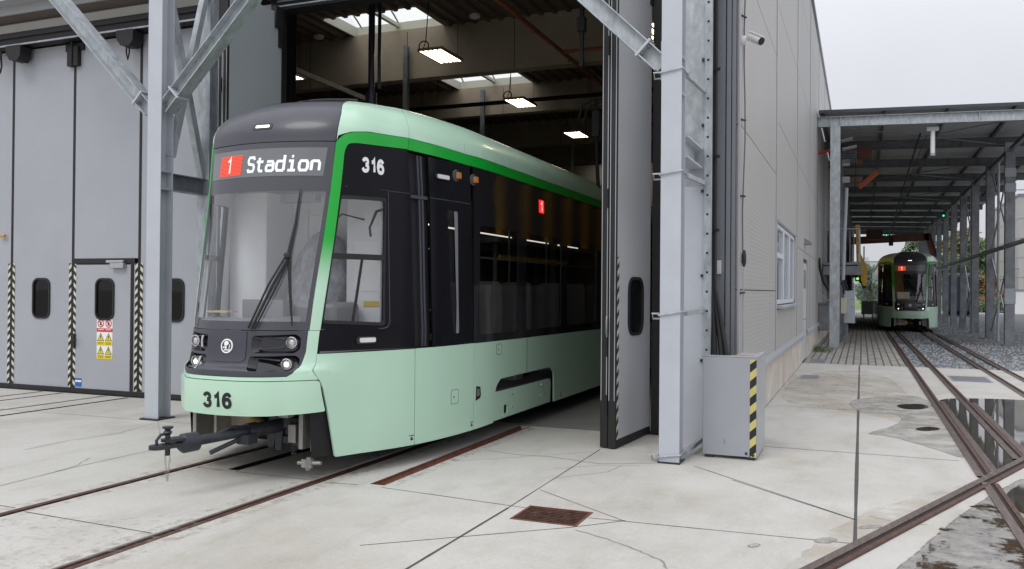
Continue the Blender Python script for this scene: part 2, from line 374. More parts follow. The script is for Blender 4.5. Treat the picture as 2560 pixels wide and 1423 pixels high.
# ------------------------------------------------------------------ ground
holes = []
def slot(x0, x1, y0, y1): holes.append([(x0, y0), (x1, y0), (x1, y1), (x0, y1)])
RAILS = [(-5.77, -5.66, -3), (-4.36, -4.235, -3), (-11.93, -11.85, -3), (-10.60, -10.52, -3)]
SLOTS = [(-5.31, -5.19, 6.25, RUB), (-3.83, -3.69, 6.27, RUSTB), (-11.47, -11.41, -3, DIRT), (-10.13, -10.06, -3, DIRT)]
for a, b, y in RAILS: slot(a, b, y, 9.70)
for a, b, y, m in SLOTS: slot(a, b, y, 9.70)
GRATE = [gr(1285, 1294), gr(1437, 1315), gr(1480, 1280), gr(1322, 1263)]
gx0, gx1, gy0, gy1 = -2.335, -1.83, 5.72, 6.14
slot(gx0, gx1, gy0, gy1)
apron = sheet('concrete_apron', [(-32, -7), (16, -7), (16, 21.25), (-1.26, 21.25), (-1.26, 9.74), (-32, 9.74)], holes, 0, .11, CONC)
link_g = MB(); link_g.poly([(-500, -300, -.14), (500, -300, -.14), (500, 900, -.14), (-500, 900, -.14)]); link_g.build('yard_ground', SOIL, kind='structure')
mb = MB(); mb.poly([(-1.26, 21.25, -.004), (.95, 21.25, -.004), (.95, 82, -.004), (-1.26, 82, -.004)]); mb.build('block_paving', PAVER, kind='structure')
mb = MB(); mb.poly([(.95, 21.25, -.03), (16, 21.25, -.03), (16, 82, -.03), (.95, 82, -.03)]); mb.build('ballast_bed', BALLAST, kind='structure')
# loose ballast stones give the bed a real surface
mb = MB()
for _ in range(5200):
    y = 21.3+(rnd.random()**1.8)*26; x = rnd.uniform(.98, 9)
    if any(abs(x-q) < .07 for q in (1.0, 1.43, 2.44, 2.86)): continue
    s = rnd.uniform(.02, .042); a = rnd.random()*6.3; ca, sa = math.cos(a), math.sin(a)
    pts = [(x+ca*s, y+sa*s, -.03), (x-sa*s, y+ca*s, -.03), (x-ca*s*.9, y-sa*s*.9, -.03), (x+sa*s, y-ca*s, -.03)]
    t = (x+rnd.uniform(-.01, .01), y+rnd.uniform(-.01, .01), -.03+s*rnd.uniform(.7, 1.1))
    for i in range(4): mb.poly([pts[i], pts[(i+1) % 4], t])
st = mb.build('ballast_gravel', mat('ballast_stone', (.34, .36, .38), .9, var=.4, scale=25), kind='stuff')
tag(st, 'loose grey ballast gravel between the rails under the canopy', 'gravel')
# the hall floor in strips that leave the rails open
mb = MB()
for a, b in ((-40, -11.95), (-11.83, -10.62), (-10.50, -5.79), (-5.64, -4.38), (-4.22, -1.5)):
    mb.box(a, b, 9.86, 62, -.1, .0)
mb.build('hall_floor', FLOORH, kind='structure')
mb = MB(); mb.poly([(-10, 82, -.02), (60, 82, -.02), (60, 92, -.02), (-10, 92, -.02)]); mb.build('far_road', ASPH, kind='structure')
mb = MB(); mb.poly([(-60, 92, -.01), (120, 92, -.01), (120, 400, -.01), (-60, 400, -.01)]); mb.build('far_lawn', GRASS, kind='structure')

def strip(mb, pts, w, z):
    pts = [Vector((p[0], p[1], 0)) for p in pts]; L_, R_ = [], []
    for i, p in enumerate(pts):
        d = (pts[min(i+1, len(pts)-1)]-pts[max(i-1, 0)]).normalized(); n = Vector((-d.y, d.x, 0)); ww = w*(.75+.5*rnd.random())/2
        L_.append((p.x+n.x*ww, p.y+n.y*ww, z)); R_.append((p.x-n.x*ww, p.y-n.y*ww, z))
    mb.grid([L_, R_])
def sub(a, b, n): return [(a[0]+(b[0]-a[0])*k/n, a[1]+(b[1]-a[1])*k/n) for k in range(n+1)]
def wob(pts, n, amp):
    o = []
    for a, b in zip(pts[:-1], pts[1:]):
        for k in range(n): o.append((a[0]+(b[0]-a[0])*k/n+rnd.uniform(-amp, amp), a[1]+(b[1]-a[1])*k/n+rnd.uniform(-amp, amp)))
    o.append(pts[-1]); return o
mb = MB(); z = .0015
for a, b, w in (((-5.62, 6.2), (-5.32, 6.2), .011), ((-5.18, 6.2), (-4.37, 6.19), .011), ((-4.22, 6.17), (-3.9, 6.2), .011), ((-3.68, 6.2), (-2.34, 6.06), .011), ((-1.82, 5.98), (0, 6.07), .011),
                ((-5.64, 4.47), (-4.38, 4.42), .011), ((-14, 4.6), (-5.8, 4.52), .009), ((-.03, 5.9), (-.03, 21.2), .028), ((-1.26, 13.03), (.95, 12.98), .012),
                ((-1.26, 9.52), (.9, 9.5), .012), ((-2.47, 2.5), (-2.46, 6.0), .020), ((-2.46, 6.0), (-2.5, 8.6), .010), ((-.05, 17.3), (.95, 17.3), .008),
                ((-1.45, 8.16), (-.03, 6.72), .010), ((-14, 8.0), (-5.8, 8.2), .008), ((-4.2, 3.0), (2, 3.15), .010)):
    strip(mb, sub(a, b, 14), w, z)
for ps, w in ((((900, 1364), (1427, 1319), (1564, 1302)), .010), (((1350, 1225), (1560, 1303)), .008), (((0, 1215), (200, 1165), (430, 1115)), .008), (((1830, 1200), (2137, 1300)), .009)):
    g = [gr(*p) for p in ps]; strip(mb, wob([(p.x, p.y) for p in g], 5, .002), w, z)
j = mb.build('slab_joint', JOINT, apron)
mb = MB()
for ps, w in ((((1440, 1325), (1530, 1352), (1600, 1378), (1650, 1400), (1668, 1422)), .016), (((1210, 1125), (1290, 1137), (1375, 1142), (1500, 1160), (1640, 1158)), .02), (((1390, 1195), (1520, 1180), (1555, 1165)), .009),
              (((60, 1125), (180, 1100), (290, 1085), (380, 1060)), .014), (((100, 1190), (190, 1165), (225, 1145)), .012), (((1390, 1172), (1500, 1163), (1600, 1165)), .007), (((1130, 1153), (1300, 1143), (1480, 1130)), .007), (((395, 1055), (402, 1100)), .007),
              (((2170, 1290), (2260, 1310), (2320, 1312)), .012)):
    g = [gr(*p) for p in ps]; strip(mb, wob([(p.x, p.y) for p in g], 7, .008), w, .001)
mb.build('hairline_crack', CRACK, apron)
# damp stains, puddles and mud, thin sheets with their own irregular outline
def blob(name, px, m, z, label=None, n=6, amp=.02):
    g = [gr(*p) for p in px]; pts = [(p.x, p.y) for p in g]
    for _ in range(2): pts = [q for a, b in zip(pts, pts[1:]+pts[:1]) for q in ((a[0]*.75+b[0]*.25, a[1]*.75+b[1]*.25), (a[0]*.25+b[0]*.75, a[1]*.25+b[1]*.75))]
    pts = wob(pts+pts[:1], 2, amp*.6)[:-1]; mb = MB()
    for t in tessellate_polygon([[Vector((x, y, 0)) for x, y in pts]]): mb.poly([(pts[i][0], pts[i][1], z) for i in t])
    if name == 'damp_patch':
        mb.m = 1; strip(mb, pts+pts[:1], .013, z+.0006); mb.m = 0
    o = mb.build(name, [m, DAMPE], kind='structure')
    for p in o.data.polygons:
        if p.normal.z < 0: p.flip()
    return o
blob('damp_patch', [(2118, 1008), (2150, 996), (2300, 985), (2345, 1030), (2400, 1110), (2430, 1155), (2330, 1120), (2215, 1088), (2155, 1086), (2225, 1070), (2260, 1050), (2240, 1035), (2150, 1033)], DAMP, .0022, n=5, amp=.012)
blob('puddle', [(2235, 1015), (2262, 1011), (2300, 1010), (2325, 1017), (2310, 1024), (2265, 1025)], WATER, .005, n=4, amp=.012)
blob('puddle', [(2285, 1072), (2320, 1067), (2352, 1071), (2345, 1077), (2300, 1079)], WATER, .005, n=4, amp=.008)
blob('puddle', [(2330, 998), (2430, 996), (2600, 1002), (2740, 1030), (2790, 1150), (2640, 1160), (2560, 1150), (2490, 1200), (2425, 1120), (2385, 1070)], WATER, .005, n=6, amp=.03)
blob('puddle', [(2500, 1240), (2575, 1200), (2820, 1220), (2820, 1330), (2580, 1310)], WATER, .005, n=6, amp=.02)
DAMP2 = mat('wet_concrete', (.30, .29, .268), .30, var=.4, scale=7, rvar=.2, bump=.15, bscale=50)
blob('damp_patch', [(2180, 1470), (2470, 1235), (2600, 1180), (2950, 1280), (3000, 1500), (2200, 1520)], DAMP2, .0022, n=6, amp=.02)
blob('mud_patch', [(2300, 1423), (2345, 1320), (2440, 1258), (2500, 1268), (2600, 1360), (2640, 1460), (2280, 1470), (2210, 1440)], MUD, .005, n=6, amp=.03)
for ps in ([(2028, 1355), (2060, 1342), (2100, 1350), (2070, 1360)], [(2140, 1318), (2180, 1312), (2215, 1318), (2150, 1324)], [(1865, 1365), (1890, 1358), (1903, 1365), (1880, 1370)]):
    blob('damp_patch', ps, DAMP, .0022, n=4, amp=.008)

WORN = ragged(mat('worn_concrete', (.44, .43, .40), .9, var=.2, scale=30), 13.0, .52, .92)
blob('worn_surface', [(-60, 1300), (120, 1292), (330, 1290), (470, 1285), (560, 1325), (330, 1370), (160, 1423), (-100, 1440)], WORN, .001, n=3, amp=.05)
RWASH = ragged(mat('rust_wash', (.50, .435, .35), .8), 1.6, .40, .85)
blob('rust_wash', [(1850, 1470), (1990, 1400), (2120, 1290), (2300, 1240), (2440, 1200), (2470, 1225), (2250, 1330), (2020, 1440)], RWASH, .0008, n=4, amp=.04)
blob('rust_wash', [(1930, 1000), (2000, 930), (2200, 925), (2290, 1000), (2360, 1100), (2250, 1050), (2050, 1020)], RWASH, .0008, n=4, amp=.04)
RSTAIN = ragged(mat('rust_stain', (.36, .29, .235), .9), 9.0, .48, .85)
mb = MB()
for x0, x1, ya, yb in ((-4.225, -4.10, 2, 9.6), (-4.47, -4.37, 2, 9.6), (-5.65, -5.56, 2, 9.6), (-5.88, -5.78, 2, 9.6), (-3.68, -3.58, 6.3, 9.6)): mb.poly([(x0, ya, .0012), (x1, ya, .0012), (x1, yb, .0012), (x0, yb, .0012)])
mb.build('rust_stain', RSTAIN, apron)
# ------------------------------------------------------------------ rails
def groove_rail(mb, x0, x1, y0, y1, head_left):
    w = x1-x0; hw = w*.5; a, b = (x0, x0+hw) if head_left else (x1-hw, x1)
    mb.m = 0; mb.box(a, b, y0, y1, -.105, .0)
    g0, g1 = (x0+hw, x1-.016) if head_left else (x0+.016, x1-hw)
    mb.m = 1; mb.box(g0, g1, y0, y1, -.105, -.035)
    l0, l1 = (x1-.016, x1) if head_left else (x0, x0+.016)
    mb.m = 2; mb.box(l0, l1, y0, y1, -.105, -.006)
for i, (t, lab) in enumerate((((0, 1), 'rusty grooved tram track leading under the green tram'), ((2, 3), 'tram track with thin dark grooves leading to the closed gate'))):
    r = thing('tram_track', lab, 'track', ((RAILS[t[0]][0]+RAILS[t[1]][1])/2, 4, 0), 'tram tracks in the concrete yard')
    for k in t:
        mb = MB(); groove_rail(mb, RAILS[k][0]+.004, RAILS[k][1]-.004, -3, 60, k in (0, 2)); mb.build('rail', [RUST, DIRT, RUST], r, bevel=.004)
labs = ('dark drainage channel slot between the rails under the green tram', 'rust brown steel channel in the concrete beside the right flank of the green tram', 'thin slot channel between the rails of the closed gate track', 'thin slot channel nearest the steel column in front of the closed gate')
for (a, b, y, m), lb in zip(SLOTS, labs):
    mb = MB(); mb.poly([(a, y, -.07), (b, y, -.07), (b, 9.7, -.07), (a, 9.7, -.07)]); mb.box(a+.002, a+.014, y+.002, 9.7, -.1, .002); mb.box(b-.014, b-.002, y+.002, 9.7, -.1, .002)
    if m is RUSTB: mb.poly([(a+.014, y, -.02), (a+.05, y, -.068), (a+.05, 9.7, -.068), (a+.014, 9.7, -.02)])
    tag(mb.build('floor_channel', m), lb, 'channel', 'slot channels in the yard floor')
def flat_rail(mb, pts, z=.004):
    # an embedded rail: broad head, dark groove, slimmer lip, all a little proud of the concrete
    P = [Vector((p[0], p[1], 0)) for p in pts]
    def off(d):
        o = []
        for i, p in enumerate(P):
            t = (P[min(i+1, len(P)-1)]-P[max(i-1, 0)]).normalized(); o.append((p.x-t.y*d, p.y+t.x*d))
        return o
    def bar(d0, d1, h):
        a = off(d0); b = off(d1)
        mb.grid([[(x, y, -.01) for x, y in a], [(x, y, h) for x, y in a], [(x, y, h) for x, y in b], [(x, y, -.01) for x, y in b]])
    mb.m = 0; bar(.03, -.032, z+.012); mb.m = 1; bar(-.032, -.068, z+.0); mb.m = 2; bar(-.068, -.105, z+.009); mb.m = 0
dg = [gr(2030, 1423), gr(2255, 1320), gr(2480, 1206), gr(2560, 1150)]
dirv = (dg[3]-dg[0]).normalized()
d0 = dg[0]-dirv*4; d1 = dg[3]+dirv*14
DX = lambda x: d0+(d1-d0)*((x-d0.x)/(d1.x-d0.x))
r = thing('yard_track', 'rusty grooved rails running diagonally across the wet corner of the yard', 'track', (1, 8.4, 0), 'embedded tracks at the right of the hall')
mb = MB(); flat_rail(mb, [(d0.x, d0.y), (d1.x, d1.y)], .008); mb.build('rail', [RAILTOP, DIRT, RUST], r)
o2 = Vector((dirv.y, -dirv.x, 0))*1.46
mb = MB(); flat_rail(mb, [(d0.x+o2.x, d0.y+o2.y), (d1.x+o2.x, d1.y+o2.y)], .008); mb.build('rail', [RAILTOP, DIRT, RUST], r)
def xcross(x): return DX(x).y
for xs, lab in (((1.0, 2.44), 'straight track nearer the hall wall, leading under the canopy to the far tram'), ((1.43, 2.86), 'interlaced track farther from the hall wall, leading under the canopy')):
    r = thing('canopy_track', lab, 'track', (sum(xs)/2, 20, 0), 'embedded tracks at the right of the hall')
    for x in xs:
        yc = xcross(x)
        mb = MB(); flat_rail(mb, [(x, yc+.13), (x, 15), (x, 81)])
        if x < 1.2: flat_rail(mb, [(x, 2), (x, yc-.12)])
        mb.build('rail', [RAILTOP, DIRT, RUST], r)
    if xs[0] == 1.0:
        for x in (1.14, 1.57):
            yc = xcross(x); mb = MB(); mb.box(x-.03, x+.04, yc+.12, 14.6, -.01, .012); mb.build('guard_rail', RAILTOP, r, bevel=.004)
    else:
        pass
# ------------------------------------------------------------------ drain grate, covers
g = thing('drain_grate', 'rusty slotted drain grate set in the concrete in front of the gate', 'grate', ((gx0+gx1)/2, (gy0+gy1)/2, 0))
mb = MB(); t = .022
for a in ((gx0, gx1, gy0, gy0+t), (gx0, gx1, gy1-t, gy1), (gx0, gx0+t, gy0+t, gy1-t), (gx1-t, gx1, gy0+t, gy1-t)): mb.box(a[0]+.002, a[1]-.002, a[2]+.002, a[3]-.002, -.05, .003)
mb.build('grate_frame', RUSTB, g)
mb = MB()
for k in range(9):
    y = gy0+t+.012+k*(gy1-gy0-2*t)/9
    n = 14; top = []
    for i in range(n+1):
        x = gx0+t+(gx1-gx0-2*t)*i/n; top.append((x, y+.006*math.sin(i*2.2)))
    for (xa, ya), (xb, yb) in zip(top[:-1], top[1:]):
        mb.poly([(xa, ya, -.002), (xb, yb, -.002), (xb, yb+.018, -.002), (xa, ya+.018, -.002)]); mb.poly([(xa, ya, -.002), (xb, yb, -.002), (xb, yb, -.035), (xa, ya, -.035)])
mb.build('grate_bar', RUST, g)
mb = MB(); mb.poly([(gx0, gy0, -.1), (gx1, gy0, -.1), (gx1, gy1, -.1), (gx0, gy1, -.1)]); mb.build('grate_pit', DARK, g)
for (x0, x1, y0, y1), lab in (((-1.12, -.72, 17.25, 18.15), 'grey steel inspection cover in the concrete by the hall wall'), ((-1.2, -.74, 21.3, 22.6), 'grey steel cover strip at the edge of the block paving'), ((1.6, 2.3, 18.1, 19.3), 'worn round-cornered steel cover between the rails')):
    c = thing('inspection_cover', lab, 'cover', (x0, y0, 0), 'steel covers in the yard'); mb = MB(); mb.box(x0, x1, y0, y1, -.02, .004); mb.build('cover_frame', SILV, c, bevel=.002)
    mb = MB(); mb.box(x0+.04, x1-.04, y0+.04, y1-.04, -.02, .007); mb.build('cover_plate', FLASH, c, bevel=.003)

# ------------------------------------------------------------------ tram body surface: s runs round the nose, z is height
XC = -4.98
BH = [0, .2, .4, .52, .62, .71, .78, .86, .96, 1.08, 1.17, 1.22, 1.25, 1.25]
BD = [0, .015, .075, .175, .26, .38, .51, .68, .92, 1.30, 1.70, 2.10, 2.60, 40]
TH = [0, .2, .42, .58, .68, .735, .79, .84, .90, 1.01, 1.12, 1.19, 1.24, 1.25]
TD = [0, .015, .06, .11, .16, .22, .30, .42, .60, .90, 1.30, 1.70, 2.20, 39.6]
SS = [0.0]
for i in range(1, len(BH)): SS.append(SS[-1]+math.hypot(BH[i]-BH[i-1], BD[i]-BD[i-1]))
def pchip(xs, ys):
    n = len(xs); h = [xs[i+1]-xs[i] for i in range(n-1)]; d = [(ys[i+1]-ys[i])/h[i] for i in range(n-1)]; m = [d[0]]
    for i in range(1, n-1):
        if d[i-1]*d[i] <= 0: m.append(0)
        else:
            a = 2*h[i]+h[i-1]; b = h[i]+2*h[i-1]; m.append((a+b)/(a/d[i-1]+b/d[i]))
    m.append(d[-1])
    def f(x):
        x = max(xs[0], min(xs[-1], x)); i = 0
        while i < n-2 and x > xs[i+1]: i += 1
        t = (x-xs[i])/h[i]
        return ys[i]*(1+2*t)*(1-t)**2 + m[i]*h[i]*t*(1-t)**2 + ys[i+1]*t*t*(3-2*t) + m[i+1]*h[i]*t*t*(t-1)
    return f
fBH, fBD, fTH, fTD = pchip(SS, BH), pchip(SS, BD), pchip(SS, TH), pchip(SS, TD)
fY0 = pchip([.15, .56, .75, .95, 1.0, 1.28, 2.56, 2.95, 3.06, 3.15, 3.25, 3.35, 3.42, 3.47, 3.5], [5.78, 5.75, 5.735, 5.75, 5.81, 5.86, 6.17, 6.245, 6.265, 6.31, 6.4, 6.56, 6.8, 7.1, 7.6])
fWS = pchip([0, 3.06, 3.15, 3.25, 3.35, 3.42, 3.47, 3.5], [1, 1, .985, .94, .86, .76, .62, .4])
def SP(s, z):
    a = abs(s); k = min(1, max(0, (z-1.28)/1.67)); sg = 1 if s >= 0 else -1
    hw = ((1-k)*fBH(a)+k*fTH(a))*fWS(z); dy = (1-k)*fBD(a)+k*fTD(a); y0 = fY0(z)
    if z < 1.28: t = min(1, max(0, (a-.8)/.45)); t = t*t*(3-2*t); y0 += (5.86-y0)*t       # the nose bulge dies out along the side
    elif z > 3.06: t = min(1, max(0, (a-.70)/1.5)); t = t*t*(3-2*t); y0 += (6.265-y0)*.6*t
    return Vector((XC+sg*hw, y0+dy, z))
def SN(s, z):
    e = .006; a = SP(s+e, z)-SP(s-e, z); b = SP(s, z+e)-SP(s, z-e); return a.cross(b).normalized()
def SO(s, z, o=0.0): return SP(s, z)+SN(s, z)*o if o else SP(s, z)
def cuts(lo, hi, kind):
    o = []
    if kind == 's':
        x = -2.2
        while x < 2.2: o.append(x); x += .055
        x = 2.2
        while x < 4.2: o += [x, -x]; x += .25
        x = 5.0
        while x < 40: o += [x, -x]; x += 4
    else:
        o = [.4, .56, .66, .75, .85, .95, 1.0, 1.07, 1.14, 1.21, 1.28]; z = 1.5
        while z < 2.9: o.append(z); z += .2
        z = 2.95
        while z < 3.5: o.append(z); z += .03
    return [x for x in o if lo+1e-4 < x < hi-1e-4]
def patch(name, outer, m, parent, holes=(), off=0.0, th=.02, mir=1, inner=None):
    polys = [[Vector((s*mir, z, 0)) for s, z in p] for p in [outer]+list(holes)]
    flat = [p for q in polys for p in q]; bm = bmesh.new(); vs = [bm.verts.new(p) for p in flat]
    for t in tessellate_polygon(polys):
        try: bm.faces.new([vs[i] for i in t])
        except ValueError: pass
    for ax, kind in ((0, 's'), (1, 'z')):
        q = [p[ax] for p in flat]
        for x in cuts(min(q), max(q), kind):
            bmesh.ops.bisect_plane(bm, geom=bm.verts[:]+bm.edges[:]+bm.faces[:], dist=1e-6, plane_co=(x, 0, 0) if ax == 0 else (0, x, 0), plane_no=(1, 0, 0) if ax == 0 else (0, 1, 0))
    bm.normal_update(); fl = [f for f in bm.faces if f.normal.z < 0]
    if fl: bmesh.ops.reverse_faces(bm, faces=fl)
    bd = [(e.verts[0].co.copy(), e.verts[1].co.copy(), e.link_loops[0].vert.co.copy()) for e in bm.edges if e.is_boundary]
    for v in bm.verts: v.co = SO(v.co.x, v.co.y, off)
    if th:
        for a, b, st in bd:
            if (st-a).length > 1e-6: a, b = b, a
            q = [SO(a.x, a.y, off), SO(b.x, b.y, off), SO(b.x, b.y, off-th), SO(a.x, a.y, off-th)]
            bm.faces.new([bm.verts.new(p) for p in q][::-1])
    me = bpy.data.meshes.new(name); bm.to_mesh(me); bm.free()
    return link(name, me, m, parent, True, 32)
GLYPH = {   # strokes in a unit box (x, y); one list per stroke, True = closed loop
 '3': [([(.08, .78), (.2, .93), (.5, 1), (.8, .93), (.9, .76), (.8, .58), (.5, .53)], 0), ([(.5, .53), (.84, .47), (.94, .26), (.82, .08), (.5, 0), (.18, .07), (.05, .25)], 0)],
 '1': [([(.12, .76), (.42, .82), (.56, 1.0), (.56, 0)], 0)],
 '6': [([(.92, .78), (.78, .95), (.5, 1), (.2, .88), (.07, .55), (.07, .32), (.2, .06), (.5, 0), (.8, .06), (.93, .3), (.8, .55), (.5, .61), (.22, .54), (.09, .36)], 0)],
 'S': [([(.95, .82), (.82, 1), (.18, 1), (.05, .84), (.05, .68), (.18, .53), (.82, .47), (.95, .32), (.95, .16), (.82, 0), (.18, 0), (.05, .18)], 0)],
 't': [([(.35, .95), (.35, .14), (.5, 0), (.9, 0)], 0), ([(.0, .66), (.9, .66)], 0)],
 'a': [([(.08, .66), (.8, .66), (.95, .52), (.95, 0)], 0), ([(.95, .06), (.82, 0), (.16, 0), (.05, .1), (.05, .3), (.16, .40), (.95, .40)], 0)],
 'd': [([(.95, 1.08), (.95, 0)], 0), ([(.95, .62), (.8, .66), (.2, .66), (.05, .5), (.05, .16), (.2, 0), (.95, 0)], 0)],
 'i': [([(.15, .66), (.55, .66), (.55, 0)], 0), ([(.1, 0), (.95, 0)], 0), ([(.42, .98), (.66, .98)], 0)],
 'o': [([(.2, .66), (.8, .66), (.95, .5), (.95, .16), (.8, 0), (.2, 0), (.05, .16), (.05, .5)], 1)],
 'n': [([(.06, .66), (.06, 0)], 0), ([(.06, .6), (.2, .66), (.78, .66), (.95, .5), (.95, 0)], 0)],
}
def strokes(name, body, s0, z0, cw, h, gap, wd, m, parent, off=.004, mir=1, dirn=1):
    mb = MB(); x = s0; lay = 0
    for ch in body:
        for pts, cl in GLYPH[ch]:
            if ch in '36' and not cl:
                for _ in range(2): pts = [pts[0]]+[q for a, b in zip(pts[:-1], pts[1:]) for q in ((a[0]*.75+b[0]*.25, a[1]*.75+b[1]*.25), (a[0]*.25+b[0]*.75, a[1]*.25+b[1]*.75))]+[pts[-1]]
            P_ = [Vector((x+dirn*p[0]*cw, z0+p[1]*h, 0)) for p in pts]; n = len(P_); rows = []
            # resample round the bends
            for i, p in enumerate(P_):
                a = P_[i-1] if (i > 0 or cl) else None; b = P_[(i+1) % n] if (i < n-1 or cl) else None
                d0 = (p-a).normalized() if a is not None else (b-p).normalized(); d1 = (b-p).normalized() if b is not None else d0
                t = (d0+d1); t = d1 if t.length < 1e-3 else t.normalized(); nn = Vector((-t.y, t.x, 0)); k = 1/max(.55, nn.dot(Vector((-d0.y, d0.x, 0))))
                rows.append((p+nn*wd*.5*k, p-nn*wd*.5*k))
            if cl: rows.append(rows[0])
            o = off+.0004*(lay % 3); lay += 1
            mb.grid([[SO(q.x*mir, q.y, o) for q in r] for r in rows])
        x += dirn*(cw*(.72 if ch == '1' else 1)+gap)
    return mb.build(name, m, parent)
def circle(s, z, r, n=20, k=1.0): return [(s+r*k*math.cos(2*math.pi*i/n), z+r*math.sin(2*math.pi*i/n)) for i in range(n)]
def pod(name, s, z, mir, prof, m, parent, n=18):     # a round fitting standing on the body surface
    mb = MB(); mb.lathe(SP(s*mir, z), SN(s*mir, z), prof, n); return mb.build(name, m, parent, True)

LEN = 31.0
def side_end(mir): return None
SE = LEN-6                                       # the side runs back to here
tram = thing('tram', 'mint green and black tram 316 with Stadion display, half out of the open gate', 'tram', (XC, 5.75, 0), 'green trams of the depot')
T = tram
# roof
mint_roof = [(.72, 2.95), (.74, 3.0), (.94, 3.045), (1.2, 3.07), (1.82, 3.078), (1.82, 3.496), (.9, 3.496), (.56, 3.47), (.64, 3.40), (.715, 3.22), (.722, 3.10)]
LS = .062
fair = [(-.705+LS, 2.945), (.705, 2.945), (.715, 3.10), (.705, 3.22), (.655, 3.375), (-.655+LS, 3.375), (-.705+LS, 3.22), (-.715+LS, 3.10)]
rim = [(.653, 3.379), (.63, 3.40), (.55, 3.468), (-.55+LS, 3.468), (-.63+LS, 3.40), (-.653+LS, 3.379)]
patch('roof_fairing', fair, CHAR, T, off=.003); patch('roof_front_rim', rim, BLACK, T, off=.006)
rl = rr(-.115, 3.062, .105, 3.122, .02)
rp = patch('marker_light_housing', rl, BLACK, T, off=.006, th=.01)
patch('marker_light', rr(-.075, 3.08, .075, 3.102, .008), LAMPON, rp, off=.009, th=.004)
for m in (1, -1):
    lsh = lambda P_: [(x-LS if (m < 0 and x < .76) else x, z) for x, z in P_]
    patch('roof_side_panel', lsh(mint_roof), MINT, T, mir=m)
    a = 1.826
    for b in (2.68, 4.80, 7.05, 9.3, 12, 15, 18, 21, SE):
        patch('roof_side_panel', [(a, 3.078 if a < 2 else 3.045), (b, 3.045), (b, 3.496), (a, 3.496)], MINT, T, mir=m); a = b+.006
    patch('green_stripe', [(1.826, 2.965), (2.7, 2.935), (SE, 2.935), (SE, 3.039), (2.7, 3.039), (1.826, 3.072)], GREEN, T, mir=m)
    pil = rounded([(.708, 1.288), (.712, 2.0), (.712, 2.94), (.80, 3.0), (.94, 3.04), (1.2, 3.065), (1.82, 3.072), (1.82, 2.968), (1.0, 2.947), (.9, 2.93), (.863, 2.86), (.845, 2.4), (.832, 1.9), (.802, 1.288)], [0, 0, .02, .05, .1, .2, 0, 0, .05, .06, .06, .2, .2, 0])
    patch('windscreen_pillar', lsh(pil), FADE, T, mir=m)
mb = MB(); rows = []
for s in [x*.1 for x in range(-9, 10)]: rows.append([SP(s, 3.495), SP(s, 3.495)])
mb.poly([SP(x*.06, 3.49) for x in range(-20, 21)]+[SP(2.2, 3.49), SP(3.2, 3.49), SP(SE, 3.49), SP(-SE, 3.49), SP(-3.2, 3.49), SP(-2.2, 3.49)])
mb.build('roof_top', CHAR, T)
mb = MB(); Z = [3.44, 3.47, 3.493]
for z, o in ((3.46, .02), (3.485, .028)): mb.tube([SO(x*.05, z, o) for x in range(-13, 14)], .012, 6)
mb.build('roof_rim', BLACK, T, True)
# front
ws = [(-.702, 1.362), (.702, 1.362), (.705, 2.0), (.706, 2.495), (-.706, 2.495), (-.705, 2.0), (-.702, 1.362)]
patch('windscreen', [(x+LS if x < 0 else x, z) for x, z in ws[:-1]], GLASSW, T, off=.0, th=0)
patch('windscreen_band', [(-.706+LS, 2.495), (.706, 2.495), (.706, 2.938), (-.706+LS, 2.938)], BANDG, T, off=.001)
patch('windscreen_band', [(-.702+LS, 1.29), (.702, 1.29), (.702, 1.362), (-.702+LS, 1.362)], BANDG, T, off=.001)
for m in (1, -1): patch('windscreen_band', [(x-(LS if m < 0 else 0), z) for x, z in ((.665, 1.362), (.7025, 1.362), (.706, 2.495), (.668, 2.495))], BANDG, T, off=.001, mir=m)
sg = patch('destination_display', [(-.59, 2.63), (.618, 2.63), (.628, 2.885), (-.60, 2.885)], SIGNG, T, off=.004, th=.004)
mb = MB()
N_ = 15
for k in range(N_):
    z0 = 2.652+k*.19/N_; z1 = z0+.19/N_*.74
    mb.grid([[SO(-.455+i*.035, z0, .007) for i in range(9)], [SO(-.455+i*.035, z1, .007) for i in range(9)]])
mb.build('line_number_field', LEDR, sg)
strokes('line_number', '1', -.355, 2.675, .075, .145, 0, .02, LEDW, sg, off=.012)
strokes('destination_text', 'Stadion', -.10, 2.678, .076, .128,   .024, .0245, LEDW, sg, off=.009)
mask = [(-.695, 1.284), (.695, 1.284), (.691, 1.11), (.665, .98), (.635, .935), (.59, .908), (.2, .905), (-.2, .905), (-.59, .908), (-.635, .935), (-.665, .98), (-.691, 1.11)]
HLh = [[(.235, 1.242), (.60, 1.255), (.645, 1.225), (.642, 1.13), (.60, 1.095), (.26, 1.098), (.232, 1.13)], [(.225, 1.07), (.61, 1.078), (.652, 1.05), (.650, .985), (.605, .952), (.265, .953), (.225, .985)]]
HLr = [rounded(h, .02, 3) for h in HLh]
patch('front_mask', mask, CHAR, T, holes=HLr+[[(-s, z) for s, z in h] for h in HLr], off=.0, th=.05)
bp = patch('badge_panel', rounded([(-.185, 1.278), (.185, 1.278), (.192, 1.04), (.15, 1.02), (-.15, 1.02), (-.192, 1.04)], [.005, .005, .03, .03, .03, .03]), CHAR, T, off=.006, th=.006)
mb = MB(); c0, c1 = circle(0, 1.150, .061, 28), circle(0, 1.150, .0495, 28)
mb.grid([[SO(s, z, .012) for s, z in c0], [SO(s, z, .012) for s, z in c1]], True); mb.grid([[SO(s, z, .004) for s, z in c0], [SO(s, z, .012) for s, z in c0]], True)
